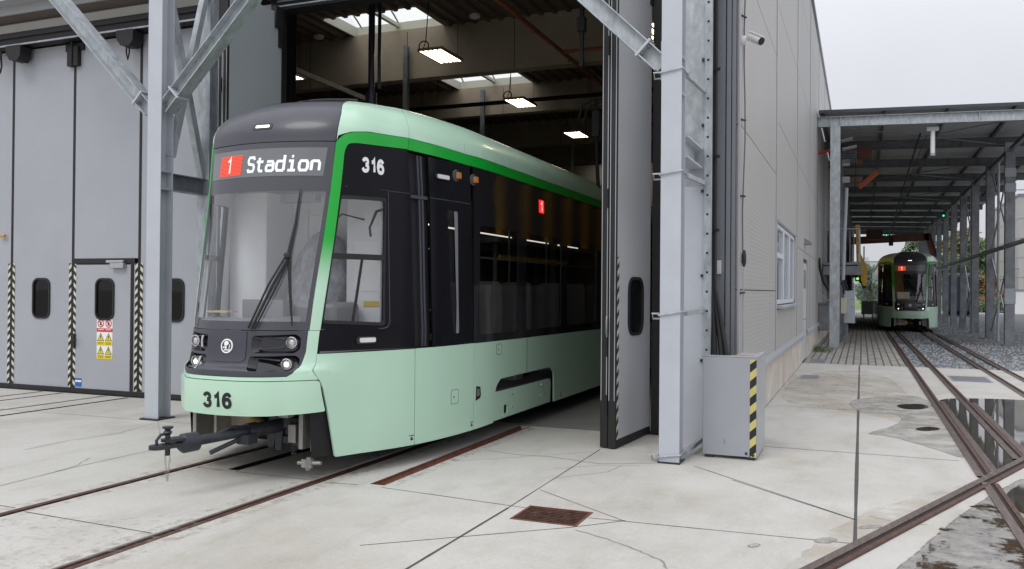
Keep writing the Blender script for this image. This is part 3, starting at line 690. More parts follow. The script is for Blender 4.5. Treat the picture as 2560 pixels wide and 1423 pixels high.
arrow = [[(-.03, 1.112), (.036, 1.112), (.036, 1.122), (-.022, 1.122)], [(-.010, 1.126), (.004, 1.126), (.000, 1.150), (-.022, 1.148)],
         [(-.022, 1.150), (.008, 1.156), (.022, 1.172), (.014, 1.189), (-.010, 1.196), (-.030, 1.178)], [(.022, 1.128), (.030, 1.128), (.034, 1.160), (.028, 1.170), (.024, 1.15)], [(-.044, 1.136), (-.02, 1.129), (-.014, 1.136), (-.038, 1.146)]]
for a in arrow: mb.poly([SO(s, z, .011) for s, z in a])
mb.build('emblem', LETW, bp)
for m in (1, -1):
    for k, (ls, lz, lit) in enumerate(((.575, 1.186, False), (.555, 1.008, True))):
        h = HLh[k]; d = .075
        mb = MB()
        bk = [(s*.6+ls*.4, z*.55+lz*.45) for s, z in h]
        rows = [[SO(s*m, z, -.004) for s, z in HLr[k]], [SO((s*.8+ls*.2)*m, z*.78+lz*.22, -.05) for s, z in HLr[k]]]
        mb.grid(rows, True); mb.poly(rows[1]); hb = mb.build('headlight_recess', BLACK, T, True, 30)
        mb = MB()
        for zz in (lz+.035, lz-.035):
            mb.prism([SO((ls-.06)*m, zz, -.005), SO((ls-.06)*m, zz-.012, -.005), SO(.28*m, (zz+(.02 if zz > lz else -.02))-.004, -.03), SO(.28*m, (zz+(.02 if zz > lz else -.02)), -.03)], SN(ls*m, lz)*-.012)
        mb.build('headlight_fin', CHAR, hb)
        hc_ = SO(ls, lz, -.02) if m > 0 else at(491.5, 851 if k == 0 else 903, 5.985)
        ha = Vector((.12*m+.06, -1, 0)).normalized()
        mb = MB(); mb.lathe(hc_, ha, [(-.05, .046), (-.004, .050), (.016, .050), (.018, .044), (-.004, .040), (-.006, .030)], 22); hl = mb.build('headlight', LAMPRIM, hb, True)
        mb = MB(); mb.lathe(hc_, ha, [(-.005, .040), (.006, .034), (.012, .018), (.013, .001)], 18); mb.build('headlight_lens', CLEAR, hl, True)
        mb = MB(); mb.lathe(hc_, ha, [(.0135, .022), (.0155, .018), (.0165, .001)], 12); mb.build('headlight_bulb', HEADON if lit else CHROME, hl, True)
        if m < 0: patch('side_reflector', [(.30, lz-.055), (.325, lz-.05), (.335, lz-.02), (.335, lz+.04), (.30, lz+.05), (.315, lz)], LAMPRIM, hb, off=-.004, th=.01, mir=m)
cor = [(.698, 1.284), (.797, 1.284), (.79, 1.1), (.789, 1.03), (.80, .95), (.862, .872), (0.0, .872), (-.862, .872), (-.80, .95), (-.789, 1.03), (-.79, 1.1), (-.797, 1.284), (-.698, 1.284), (-.694, 1.11), (-.668, .978), (-.638, .932), (-.592, .904), (-.2, .901), (.2, .901), (.592, .904), (.638, .932), (.668, .978), (.694, 1.11)]
patch('front_corner_panel', cor, MINT, T)
bum = rounded([(-.862, .866), (.862, .866), (.905, .60), (.5, .585), (0, .58), (-.5, .585), (-.905, .60)], [.03, .03, .015, 0, 0, 0, .015])
patch('bumper', bum, MINT, T, off=.018, th=.07)
strokes('fleet_number', '316', -.142, .652, .078, .108, .034, .030, LETB, T, off=.021)
# wipers
wp = MB(); P = lambda s, z, o: SO(s, z, o)
wp.tube([P(.205, 1.30, .03), P(.33, 1.66, .06), P(.425, 1.90, .06)], .010, 6); wp.tube([P(.235, 1.30, .03), P(.36, 1.66, .05), P(.44, 1.88, .05)], .012, 6); wp.tube([P(.265, 1.31, .03), P(.40, 1.68, .045), P(.445, 1.86, .05)], .006, 6)
wo = wp.build('wiper_arm', RUB, T, True)
wp = MB(); wp.tube([P(.447, 2.50, .03), P(.452, 2.2, .03), P(.44, 1.93, .035), P(.50, 1.6, .03), P(.557, 1.325, .025)], [.006, .014, .019, .014, .006], 6); wp.build('wiper_blade', RUB, wo, True)
wp = MB(); wp.lathe(P(.435, 1.91, .03), SN(.435, 1.91), [(0, .03), (.05, .026), (.055, .01)], 10); wp.build('wiper_joint', RUB, wo, True)
# sides
for m in (1, -1):
    win = rounded([(.868, 2.438), (1.455, 2.452), (1.442, 1.342), (.822, 1.374)], .02, 3)
    cabp = rounded([(.872, 2.86), (.92, 2.93), (1.0, 2.940), (1.82, 2.960), (1.848, 1.096), (.795, 1.108), (.806, 1.30), (.838, 1.95)], [.05, .06, .05, 0, 0, 0, .05, .1])
    patch('cab_side_panel', cabp, PANEL, T, holes=[win], mir=m)
    fr = rounded([(.86, 2.47), (1.475, 2.482), (1.463, 1.312), (.812, 1.345)], .03, 3)
    cw = patch('cab_window_frame', fr, RUB, T, holes=[win], off=.006, th=.02, mir=m)
    patch('cab_window_glass', win, GLASSC, cw, off=-.004, th=0, mir=m)
    patch('window_bar', [(.83, 1.905), (1.455, 1.905), (1.455, 1.955), (.832, 1.955)], RUB, cw, off=.008, th=.02, mir=m)
    patch('window_bar', [(1.17, 1.905), (1.195, 1.905), (1.128, 1.35), (1.103, 1.352)], RUB, cw, off=.003, th=.012, mir=m)
    mb = MB(); mb.tube([SO(x*m, z, .0005) for x, z in ((.905, 2.552), (1.51, 2.555), (1.515, 2.0), (1.525, 1.345), (1.50, 1.30), (1.45, 1.288), (.806, 1.292))], .005, 5); mb.tube([SO(x*m, 2.55, .0005) for x in (1.515, 1.6, 1.7, 1.828)], .004, 5)
    mb.build('panel_seam', CHAR, T, True)
    if True: strokes('fleet_number', '316', 1.125 if m > 0 else 1.45, 2.705, .092, .112, .036, .035, LETW, T, off=.003, mir=m, dirn=m)
    # fender panels
    sk = rounded([(.792, 1.085), (.792, 1.03), (.803, .955), (.868, .872), (.90, .80), (.925, .66), (.985, .19), (1.845, .18), (1.845, 1.085)], [.0, .02, .04, .03, .05, .1, .015, .01, .01])
    patch('front_fender', sk, MINT, T, mir=m)
    patch('side_skirt', [(1.853, .18), (2.855, .185), (2.855, 1.088), (1.853, 1.085)], MINT, T, mir=m)
    bog = rounded([(3.345, .19), (3.38, .42), (3.42, .58), (3.55, .655), (5.20, .655), (5.35, .58), (5.365, .19)], [0, .1, .06, .05, .08, .06, 0])
    sk2 = [(2.862, .185), (3.345, .19)]+bog[1:-1]+[(5.365, .19), (7.40, .19), (7.40, 1.06), (4.365, 1.075), (2.862, 1.085)]
    patch('side_skirt', sk2, MINT, T, mir=m)
    mb = MB(); mb.tube([SO(4.36*m, .66, .0), SO(4.36*m, 1.07, .0)], .004, 5); mb.build('panel_seam', DARK, T, True)
    patch('bogie_cover', rounded([(3.352, .20), (3.40, .515), (5.225, .505), (5.26, .45), (5.24, .20)], [.01, .03, .03, .03, .01]), MINT, T, holes=[rr(3.68, .245, 3.79, .345, .012)], off=-.012, th=.02, mir=m)
    a = 7.406
    for b in (10.5, 14.0, 17.5, 21, SE): patch('side_skirt', [(a, .19), (b, .19), (b, 1.06), (a, 1.06)], MINT, T, mir=m); a = b+.006
    for (x0, z0, x1, z1) in ((2.41, .50, 2.54, .64), (3.42, .93, 3.57, 1.045)):
        hb = patch('service_flap', rr(x0, z0, x1, z1, .018), MINT, T, off=.0015, th=.0015, mir=m)
        mb = MB(); mb.tube([SO(x*m, z, .0015) for x, z in rr(x0, z0, x1, z1, .018)], .0022, 4, True); mb.build('flap_seam', IRON, hb)
        pod('flap_lock', x0+.045, (z0+z1)/2, m, [(0, .011), (.004, .011), (.005, .001)], CHROME, hb, 10)
    jp = patch('jacking_recess', rounded([(2.90, .48), (3.0, .50), (3.02, .53), (3.005, .62), (2.91, .635)], .012), DARK, T, off=.001, th=.003, mir=m)
    patch('recess_cover', [(2.925, .52), (2.985, .535), (2.98, .60), (2.93, .605)], STEEL, jp, off=.004, th=.003, mir=m)
    for x in (1.81, 2.815, 5.62):
        mb = MB(); mb.poly([SO((x+d)*m, z, .003) for d, z in ((-.033, .268), (.033, .268), (.033, .275), (-.033, .275))]); mb.poly([SO((x+d)*m, z, .003) for d, z in ((-.02, .228), (.02, .228), (.006, .258), (-.006, .258))]); mb.build('lifting_mark', LETB, T)
    for x, z in ((3.93, .30), (3.93, .44), (4.9, .32), (4.9, .45)): pod('cover_lock', x, z, m, [(-.012, .013), (-.008, .012), (-.007, .001)], CHROME, T, 8)
    # recess and single leaf door behind the cab
    patch('door_recess', [(1.84, 1.09), (2.13, 1.09), (2.13, 2.94), (1.84, 2.96)], DARK, T, off=-.06, th=0, mir=m)
    for x in (1.97, 2.012): patch('recess_mullion', [(x, 1.10), (x+.026, 1.10), (x+.026, 2.93), (x, 2.93)], CHAR, T, off=-.03, th=.03, mir=m)
    patch('recess_mullion', [(1.853, 2.515), (2.09, 2.515), (2.09, 2.545), (1.853, 2.545)], CHAR, T, off=-.02, th=.03, mir=m)
    dr = patch('single_door', [(2.10, 1.10), (2.845, 1.10), (2.80, 2.50), (2.79, 2.93), (2.095, 2.93)], PANEL, T, holes=[rounded([(2.36, 2.44), (2.535, 2.44), (2.545, 1.20), (2.44, 1.20), (2.40, 1.75)], .05)], mir=m)
    patch('door_glass', rounded([(2.36, 2.44), (2.535, 2.44), (2.545, 1.20), (2.44, 1.20), (2.40, 1.75)], .05), GLASSP, dr, off=-.006, th=0, mir=m)
    patch('door_light_strip', rounded([(2.47, 2.435), (2.535, 2.435), (2.545, 1.205), (2.485, 1.205), (2.505, 1.5)], .02), FROST, dr, off=.002, th=0, mir=m)
    mb = MB(); mb.tube([SO(x*m, 2.535, .0) for x in (2.1, 2.3, 2.6, 2.79)], .006, 5); mb.build('door_seam', CHAR, dr, True)
    for (x0, x1, z) in ((2.19, 2.38, 2.757), (1.165, 1.345, 1.19)):
        hb = patch('side_lamp_housing', rr(x0-.02, z-.033, x1+.012, z+.033, .03), BLACK, T, off=.014, th=.02, mir=m)
        patch('side_lamp', rr(x0+.015, z-.02, x1, z+.02, .012), WHITE, hb, off=.026, th=.014, mir=m)
    for x, z in ((2.525, 2.80), (2.845, 2.795)):
        pb = pod('turn_signal_base', x, z, m, [(0, .062), (.006, .06), (.010, .05), (.011, .001)], DISC, T, 22)
        mb = MB(); n_ = SN(x*m, z); t_ = Vector((0, 1, 0)); u_ = Vector((0, 0, 1)); c_ = SP(x*m, z)+n_*.008+t_*.02
        mb.prism([c_-t_*.03-u_*.03, c_+t_*.03-u_*.03, c_+t_*.026+u_*.03, c_-t_*.03+u_*.03], n_*.035); mb.build('turn_signal', AMBER, pb, bevel=.006)
    # passenger windows
    a = 2.852
    for i, b in enumerate((4.20, 5.75, 7.4, 9.4, 11.4, 13.4, 15.4, 17.4, 19.4, 21.4, 23.2, SE)):
        h = rr(a+.13, 1.17, b-.14, 2.33, .05)
        pw = patch('window_panel', [(a, 1.09), (b-.006, 1.075), (b-.006, 2.93), (a, 2.93)], BLACK, T, holes=[h], mir=m)
        patch('side_window', h, GLASSP, pw, off=-.004, th=0, mir=m)
        patch('window_vent_bar', [(a+.13, 1.98), (b-.14, 1.98), (b-.14, 2.0), (a+.13, 2.0)], RUB, pw, off=.002, th=.012, mir=m)
        a = b
    dp = patch('side_display', [(4.76, 2.62), (4.93, 2.62), (4.93, 2.78), (4.76, 2.78)], LEDR2, T, off=.004, th=.004, mir=m)
    strokes('display_number', '1', 4.81 if m > 0 else 4.88, 2.64, .07, .12, 0, .02, LEDW, dp, off=.008, mir=m, dirn=m)
    # dark liner behind the panels
    patch('inner_liner', [(.80, .2), (3.35, .2), (3.35, 1.09), (.80, 1.09)], DARK, T, off=-.045, th=0, mir=m)
    patch('inner_liner', [(3.3, .67), (SE, .67), (SE, 1.09), (3.3, 1.09)], DARK, T, off=-.045, th=0, mir=m)
    patch('inner_liner', [(5.30, .2), (SE, .2), (SE, .67), (5.30, .67)], DARK, T, off=-.045, th=0, mir=m)
mb = MB()
mb.box(XC-1.15, XC+1.15, 8.6, SE+6, .36, .48); mb.box(XC-.9, XC+.9, 7.2, 8.59, .36, .48); mb.box(XC-.70, XC+.70, 6.25, 7.25, .62, .98); mb.build('underframe', DARK, T)
mb = MB(); mb.box(XC-1.1, XC+1.1, 7.3, 7.34, .22, .36); mb.box(XC-.95, XC+.95, 11.9, 12.0, .2, .36); mb.build('under_skirt', DARK, T)
mb = MB()
for y in (9.4, 10.7, 17.5, 18.8, 25, 26.3):
    for x in (-.75, .75): mb.lathe((XC+x-.06, y, .30), (1, 0, 0), [(0, .1), (.0, .28), (.1, .30), (.12, .30), (.12, .1)], 24)
    mb.box(XC-.7, XC+.7, y-.06, y+.06, .24, .36)
mb.build('bogie_wheels', IRON, T, True)
# cab interior
ci = MB(); ci.box(XC-1.0, XC+1.0, 7.42, 7.46, .5, 2.95); ci.box(XC-.62, XC+.62, 6.5, 7.42, 2.84, 2.88); ci.box(XC-.62, XC+.62, 6.5, 7.4, .48, .52)
ci.box(XC+.42, XC+.92, 7.0, 7.42, .5, 2.7); ci.box(XC-.95, XC-.5, 6.98, 7.42, .5, 2.6); ci.build('cab_interior', GREYIN, T, bevel=.01)
for m in (1, -1):
    patch('cab_lining', [(.83, .95), (1.84, .95), (1.84, 2.84), (.885, 2.84)], GREYIN, T, holes=[rounded([(.868, 2.438), (1.455, 2.452), (1.442, 1.342), (.822, 1.374)], .02, 3)], off=-.05, th=0, mir=m)
mb = MB(); mb.box(XC+.50, XC+.86, 6.995, 6.999, 1.62, 2.1); mb.build('cab_cabinet', WHITE, T, bevel=.004)
mb = MB()
for z in (1.50, 1.72): mb.box(XC+.922, XC+.924, 7.06, 7.3, z, z+.045)
mb.box(XC+.62, XC+.8, 6.992, 6.994, 1.48, 1.53); mb.build('cab_warning_label', mat('yellow_label', (.6, .42, .05), .5), T)
mb = MB(); mb.box(XC-.3, XC+.25, 7.405, 7.42, .6, 2.4); mb.box(XC-.36, XC-.31, 7.40, 7.42, .6, 2.45); mb.build('cab_door', WHITE, T, bevel=.006)
mb = MB()
ds = [(-.62+i*.062) for i in range(21)]
rows = [[SO(s, 1.36, -.05) for s in ds], [SO(s, 1.42, -.16) for s in ds], [SO(s, 1.40, -.34) for s in ds], [SO(s, 1.2, -.46) for s in ds], [SO(s, .9, -.46) for s in ds]]
mb.grid(rows); mb.box(XC-.25, XC+.2, 6.33, 6.48, 1.36, 1.54); mb.build('dashboard', DASH, T, True, 50)
mb = MB(); mb.tube([(XC+.42, 6.55, 1.35), (XC+.45, 6.52, 1.52)], .012, 8); mb.tube([(XC+.38, 6.52, 1.53), (XC+.52, 6.52, 1.53)], .02, 8); mb.build('drive_lever', CHROME, T, True)
mb = MB(); mb.box(XC+.1, XC+.62, 6.5, 6.95, .95, 1.52); mb.build('side_console', DASH, T, bevel=.05)
mb = MB(); mb.box(XC-.22, XC+.32, 6.72, 7.25, .92, 1.12); mb.build('driver_seat', SEATM, T, bevel=.05)
mb = MB(); rows = []
for z, w, d, yc in ((.95, .36, .32, 6.98), (1.2, .37, .30, 7.02), (1.45, .35, .24, 7.08), (1.75, .33, .22, 7.12), (1.98, .27, .2, 7.14), (2.14, .16, .14, 7.15), (2.2, .03, .03, 7.15)):
    rows.append([(XC+.06+w*math.cos(a)*(1+.10*math.sin(5*a+z*9)), yc+d*math.sin(a)*(1+.12*math.sin(4*a+z*7)), z+.02*math.sin(3*a)) for a in [2*math.pi*k/28 for k in range(28)]])
mb.grid(rows, True); mb.build('seat_cover', PLAST, T, True, 60)
mb = MB()
for (u0, v0, u1, v1, d) in ((652, 515, 700, 548, .06), (585, 510, 604, 800, .12), (560, 520, 575, 790, .05), (690, 488, 800, 506, .08), (622, 560, 630, 800, .03)): a = at(u0, v0, 7.28); b = at(u1, v1, 7.28); mb.box(a.x, b.x, 7.28-d, 7.30, b.z, a.z)
mb.build('cab_fitting', mat('cab_fitting_grey', (.33, .345, .37), .45, var=.15, scale=6), T, bevel=.006)
mb = MB(); mb.tube([(XC+.9, 6.95, 2.4), (XC+.9, 6.75, 2.35), (XC+.86, 6.7, 2.2), (XC+.86, 6.72, 2.12)], .012, 6); mb.tube([(XC+.62, 6.99, 2.3), (XC+.5, 6.8, 2.34), (XC+.3, 6.8, 2.2)], .008, 6); mb.build('cab_bracket', RUB, T, True)
mb = MB(); mb.box(XC-.42, XC-.2, 6.06, 6.2, 1.425, 1.44); mb.build('cab_papers', mat('tan_paper', (.50, .36, .18), .7), T)
# passenger interior
mb = MB(); mb.box(XC-1.12, XC+1.12, 7.5, SE+6, .47, .5); mb.box(XC-1.1, XC+1.1, 7.5, SE+6, 2.6, 2.64); mb.build('saloon_lining', SEATM, T)
for k, y in enumerate((9.0, 10.0, 11.4, 12.4, 13.8, 14.8)):
    for x in (-.78, .78):
        mb = MB(); b = XC+x; mb.box(b-.22, b+.22, y, y+.42, .88, .98)
        pts = rounded([(b-.22, .95), (b-.21, 1.75), (b+.21, 1.75), (b+.22, .95)], [.02, .09, .09, .02]); mb.prism([(px, y+.42, pz) for px, pz in pts], (0, .07, 0)); mb.box(b-.16, b+.16, y+.1, y+.35, .5, .88)
        mb.build('passenger_seat', SEATC, T, bevel=.015)
mb = MB()
for y0 in (9.0, 10.6, 12.2, 13.8): mb.tube([(XC+.2, y0, 2.42), (XC+.2, y0+1.1, 2.42)], .010, 8)
mb.build('saloon_light', emis('saloon_tube', (1, .97, .88), 1.5), T, True)
mb = MB()
for y in (9.35, 10.9, 12.4): mb.tube([(XC+.5, y, .5), (XC+.5, y, 2.5)], .017, 8)
mb.build('grab_pole', STEEL, T, True)
# underside of the nose

mb = MB(); mb.box(XC-.62, XC-.58, 6.12, 6.7, .24, .62); mb.box(XC-.45, XC-.42, 6.2, 6.5, .30, .6); mb.build('front_bracket', STEEL, T, bevel=.006)
mb = MB(); mb.box(XC-.58, XC-.16, 6.40, 6.44, .27, .62); mb.build('nose_plate', mat('brown_grey_plate', (.42, .35, .29), .5, var=.2, scale=6), T, bevel=.006)
mb = MB(); mb.box(XC+.50, XC+.545, 6.16, 6.45, .26, .60); mb.box(XC+.58, XC+.68, 6.22, 6.28, .24, .6); mb.box(XC+.36, XC+.44, 6.2, 6.26, .30, .46); mb.build('front_bracket', STEEL, T, bevel=.006)
mb = MB(); mb.box(XC-.66, XC+.70, 6.72, 6.76, .2, .66); mb.build('nose_bulkhead', DARK, T)
mb = MB()
for x, y in ((-.42, 6.05), (.1, 5.95), (.42, 6.05)): mb.box(XC+x-.05, XC+x+.05, y, y+.1, .54, .585)
mb.build('bumper_bracket', STEEL, T, bevel=.005)
mb = MB(); mb.lathe((XC+.28, 6.32, .36), (0, 0, 1), [(-.08, .05), (-.08, .07), (-.02, .075), (.0, .05), (.05, .05), (.06, .085), (.1, .085), (.14, .07), (.2, .07), (.22, .04)], 20); mb.box(XC+.1, XC+.44, 6.28, 6.5, .40, .50)
for a, b in ((.10, .24), (.18, .22), (.36, .24)): mb.prism([(XC+a, 6.24, .42), (XC+a+.1, 6.24, .42), (XC+a+.08, 6.24, b), (XC+a+.02, 6.24, b)], (0, .05, 0))
for z in (.20, .225, .25): mb.lathe((XC+.40, 6.24, z), (0, 0, 1), [(0, .012), (.0, .026), (.014, .026), (.014, .012)], 10)
mb.build('coupler_mount', IRON, T, True)
mb = MB()
for k in range(9):
    x = XC-.45+.12*k; mb.tube([(x, 6.62, .60), (x+.03*math.sin(k), 6.5, .50-.03*(k % 3)), (x+.10, 6.46, .42+.04*(k % 2)), (x+.16, 6.6, .34)], .014+.004*(k % 3), 7)
mb.tube([(XC-.5, 6.4, .57), (XC-.1, 6.3, .50), (XC+.3, 6.35, .54), (XC+.5, 6.4, .50)], .016, 7); mb.build('brake_hose', RUB, T, True)
for q in ((-.32, -.18, 6.5, 6.6, .40, .56), (-.02, .14, 6.52, 6.64, .30, .5), (.40, .49, 6.30, 6.42, .40, .5)): mb = MB(); mb.box(XC+q[0], XC+q[1], *q[2:]); mb.build('junction_box', IRON, T, bevel=.008)
mb = MB(); mb.lathe(at(641, 1066, 6.42), (0, 1, .1), [(-.085, .002), (-.075, .04), (-.05, .072), (-.02, .088), (0, .09), (.02, .088), (.05, .072), (.075, .04), (.085, .002)], 24); mb.build('air_spring', GOLD, T, True)
mb = MB()
for k in range(9):
    a = .02; c_ = Vector((XC+.62, 6.20, .44-.034*k)); mb.tube([c_+Vector((a*.5*math.cos(t)*(k % 2), a*.5*math.cos(t)*(1-k % 2), .021*math.sin(t))) for t in [6.283*q/8 for q in range(8)]], .0035, 5, True)
mb.build('safety_chain', STEEL, T, True)
mb = MB(); mb.tube([(XC+.50, 6.16, .145), (XC+.72, 6.18, .155)], .018, 8); mb.tube([(XC+.60, 6.165, .09), (XC+.61, 6.165, .20)], .022, 8); mb.box(XC+.54, XC+.64, 6.15, 6.18, .11, .18); mb.build('shackle', STEEL, T, True)
# drawbar coupler
cp = MB(); A = Vector((XC+.26, 6.35, .44)); B = Vector((XC, 5.36, .405)); d = (B-A).normalized()
cp.tube([A, A+d*.35], .06, 14); cp.tube([A+d*.35, A+d*.45], .07, 14); cp.tube([A+d*.30, B-d*.02], .040, 16)
cp.tube([B-d*.10, B+d*.02], .078, 20); cp.tube([B+d*.02, B+d*.05], [.078, .05], 20)
u = Vector((-d.y, d.x, 0)).normalized()
for z0, z1, ln, w in ((-.035, -.005, .27, .062), (.014, .034, .17, .05)):
    o = []; e = B+d*.03
    for k in range(13):
        t = math.pi*k/12; o.append(e+d*(ln-w+w*math.sin(t))+u*(w*math.cos(t)))
    o = [e+u*.06]+o+[e-u*.06]; cp.prism([(p.x, p.y, B.z+z0+.02) for p in o], (0, 0, z1-z0))
cp.tube([A+d*.4+Vector((0, 0, .03)), A+d*.62+Vector((0, 0, .06)), A+d*.75+Vector((0, 0, .01))], .018, 8)
cp.box(A.x-.14, A.x-.02, A.y-.52, A.y-.40, A.z-.11, A.z-.03); cp.tube([A+d*.5-Vector((0, 0, .05)), A+d*.75-Vector((.05, 0, .13))], .02, 8)
cpo = cp.build('coupler_drawbar', IRON, T, True, 40)
cq = MB(); pn = B+d*.15
cq.tube([pn-Vector((0, 0, .07)), pn+Vector((0, 0, .13))], .02, 10); cq.lathe(pn+Vector((0, 0, .09)), (0, 0, 1), [(0, .02), (.02, .035), (.04, .02), (.055, .042), (.065, .042), (.066, .01)], 12)
cq.tube([pn+d*.01+Vector((0, 0, .10)), pn+d*.06+Vector((0, 0, .10)), pn+d*.095+Vector((0, 0, .06)), pn+d*.09+Vector((0, 0, .01))], .012, 8); cq.build('coupler_pin', IRON, cpo, True)
mb = MB()
for sx in (-.035, .035):
    for k in range(8):
        f_ = k/7; c_ = pn+u*sx*(1-f_*.8)+Vector((0, 0, -.075-.026*k)); mb.tube([c_+Vector((.007*math.cos(t)*(k % 2), .007*math.cos(t)*(1-k % 2), .016*math.sin(t))) for t in [6.283*q/8 for q in range(8)]], .0017, 5, True)
mb.build('coupler_chain', STEEL, cpo, True)

# the second tram: same model, no raised number, no drawbar, no destination text
def kids(o): return [c for c in bpy.data.objects if c.parent == o]
SKIP = {'fleet_number', 'destination_text', 'coupler_drawbar', 'safety_chain', 'shackle', 'coupler_mount', 'cab_interior', 'cab_lining', 'cab_door', 'seat_cover', 'cab_cabinet', 'cab_warning_label', 'cab_papers', 'cab_fitting'}
tree = {}
for o in bpy.data.objects:
    if o.parent: tree.setdefault(o.parent.name, []).append(o)
def dup(o, parent):
    if o.name.split('.')[0] in SKIP: return
    c = o.copy(); C.objects.link(c); c.parent = parent; c.matrix_parent_inverse = o.matrix_parent_inverse.copy()
    for k in tree.get(o.name, []): dup(k, c)
far = tram.copy(); C.objects.link(far); far.location = (1.96, 40.6, 0)
far['label'] = 'distant green and black tram with lit headlights waiting under the canopy'
for k in tree[tram.name]: dup(k, far)
mb = MB(); mb.box(1.96-.95, 1.96+.95, 42.3, 42.35, .5, 2.9); mb.box(1.96-.6, 1.96+.6, 41.4, 42.29, 2.84, 2.88); mb.build('cab_blackout', DARK, far)  # black sheets added behind the glass to keep the far windscreen dark
mb = MB(); mb.box(1.45, 1.95, 41.1, 41.4, 1.42, 1.72); tag(mb.build('parcel_box', mat('pale_cardboard', (.55, .50, .42), .7), bevel=.01), 'pale box lying behind the windscreen of the distant tram', 'box')

# ------------------------------------------------------------------ depot hall
YF = 9.76
hall = thing('depot_hall', 'long grey clad tram depot hall with concrete plinth and open gateway', 'hall', (-1.26, YF, 0))
H = hall
# side wall: cassettes with open joints over a dark backing
def cell(mb, y0, y1, z0, z1, x=-1.26): mb.box(x-.05, x, y0+.008, y1-.008, z0+.006, z1-.006)
mb = MB(); mb.box(-1.5, -1.318, YF+.06, 64, .62, 9.4); mb.build('wall_core', HWALL, H)
mb = MB(); ys = [9.80, 14.2, 18.95, 23.7, 28.4, 33.1, 37.8, 42.5, 47.2, 51.9, 56.6, 61.3, 64]
for i in range(len(ys)-1):
    y0, y1 = ys[i], ys[i+1]
    zz = [3.52, 5.4, 7.3, 9.4] if i == 0 else [2.82 if i == 1 else .72, 4.41, 6.3, 8.2, 9.4]
    if i not in (0, 1): zz = [.72, 2.62, 4.41, 6.3, 8.2, 9.4]
    for z0, z1 in zip(zz[:-1], zz[1:]):
        if i == 2 and z0 < 2.6:
            cell(mb, y0, 21.2, z0, z1); cell(mb, 22.85, y1, z0, z1)
            if z1 > 2.4: cell(mb, 21.2, 22.85, 2.45, z1)
        else: cell(mb, y0, y1, z0, z1)
cell(mb, 14.2, 18.95, .72, 1.37); cell(mb, 14.2, 14.5, 1.37, 2.82); cell(mb, 18.55, 18.95, 1.37, 2.82)
mb.build('side_wall', CLAD, H)
mb = MB(); cell(mb, 9.80, 14.2, .72, 1.67); cell(mb, 9.80, 14.2, 1.67, 3.52); mb.build('ribbed_wall_panel', RIBC, H)
for y in ys[1:-1]: mb = MB(); mb.box(-1.26, -1.245, y-.035, y+.035, .72, 9.4); mb.build('joint_trim', SILV, H, bevel=.003)
mb = MB(); mb.box(-1.55, -1.20, YF+.03, 64, 9.4, 9.5); mb.build('roof_edge', FLASH, H, bevel=.01)
mb = MB(); mb.box(-1.5, -1.27, YF+.02, 21.2, -.1, .62); mb.box(-1.5, -1.27, 22.85, 64, -.1, .62); mb.build('plinth', PLINTH, H)
mb = MB(); mb.prism([(-1.27, YF+.02, .60), (-1.215, YF+.02, .60), (-1.215, YF+.02, .66), (-1.26, YF+.02, .725), (-1.27, YF+.02, .725)], (0, 21.2-YF-.02, 0))
mb.prism([(-1.27, 22.85, .60), (-1.215, 22.85, .60), (-1.215, 22.85, .66), (-1.26, 22.85, .725), (-1.27, 22.85, .725)], (0, 40, 0)); mb.build('plinth_sill', SILV, H)
# window in the side wall
mb = MB(); wy0, wy1, wz0, wz1 = 14.55, 18.5, 1.45, 2.78
for a in ((wy0, wy1, wz1-.07, wz1), (wy0, wy1, wz0, wz0+.07), (wy0, wy0+.09, wz0, wz1), (wy1-.09, wy1, wz0, wz1)): mb.box(-1.34, -1.275, *a)
for k in (1, 2): y = wy0+(wy1-wy0)*k/3; mb.box(-1.34, -1.270, y-.12, y+.12, wz0+.07, wz1-.07)
mb.box(-1.34, -1.272, wy0+.09, wy0+1.2, 2.22, 2.31)
wf = mb.build('window', mat('white_window_frame', (.62, .64, .68), .4), H, bevel=.006)
for k in range(3):
    mb = MB(); y0 = wy0+.09+(wy1-wy0)*k/3; mb.box(-1.33, -1.31, y0, y0+1.15, wz0+.06, wz1-.06); mb.build('pane', mat('office_glass', (.20, .23, .26), .04, spec=.9), wf)
mb = MB(); mb.box(-1.30, -1.16, wy0-.05, wy1+.05, 1.38, 1.43); mb.build('window_sill', SILV, wf, bevel=.006)
mb = MB(); mb.box(-1.30, -1.255, wy0-.04, wy1+.04, 2.785, 2.82); mb.build('window_head', FLASH, wf)
mb = MB(); mb.box(-1.30, -1.275, 21.25, 22.8, .02, 2.36); dd = mb.build('side_door', mat('pale_door', (.52, .54, .55), .4), H, bevel=.01)
mb = MB(); mb.box(-1.278, -1.272, 21.55, 22.5, 1.75, 2.2); mb.build('pane', mat('door_glass_grey', (.45, .48, .5), .1), dd)
mb = MB(); mb.tube([(-1.27, 21.4, 1.02), (-1.21, 21.4, 1.02), (-1.21, 21.58, 1.02)], .012, 8); mb.build('handle', STEEL, dd, True)
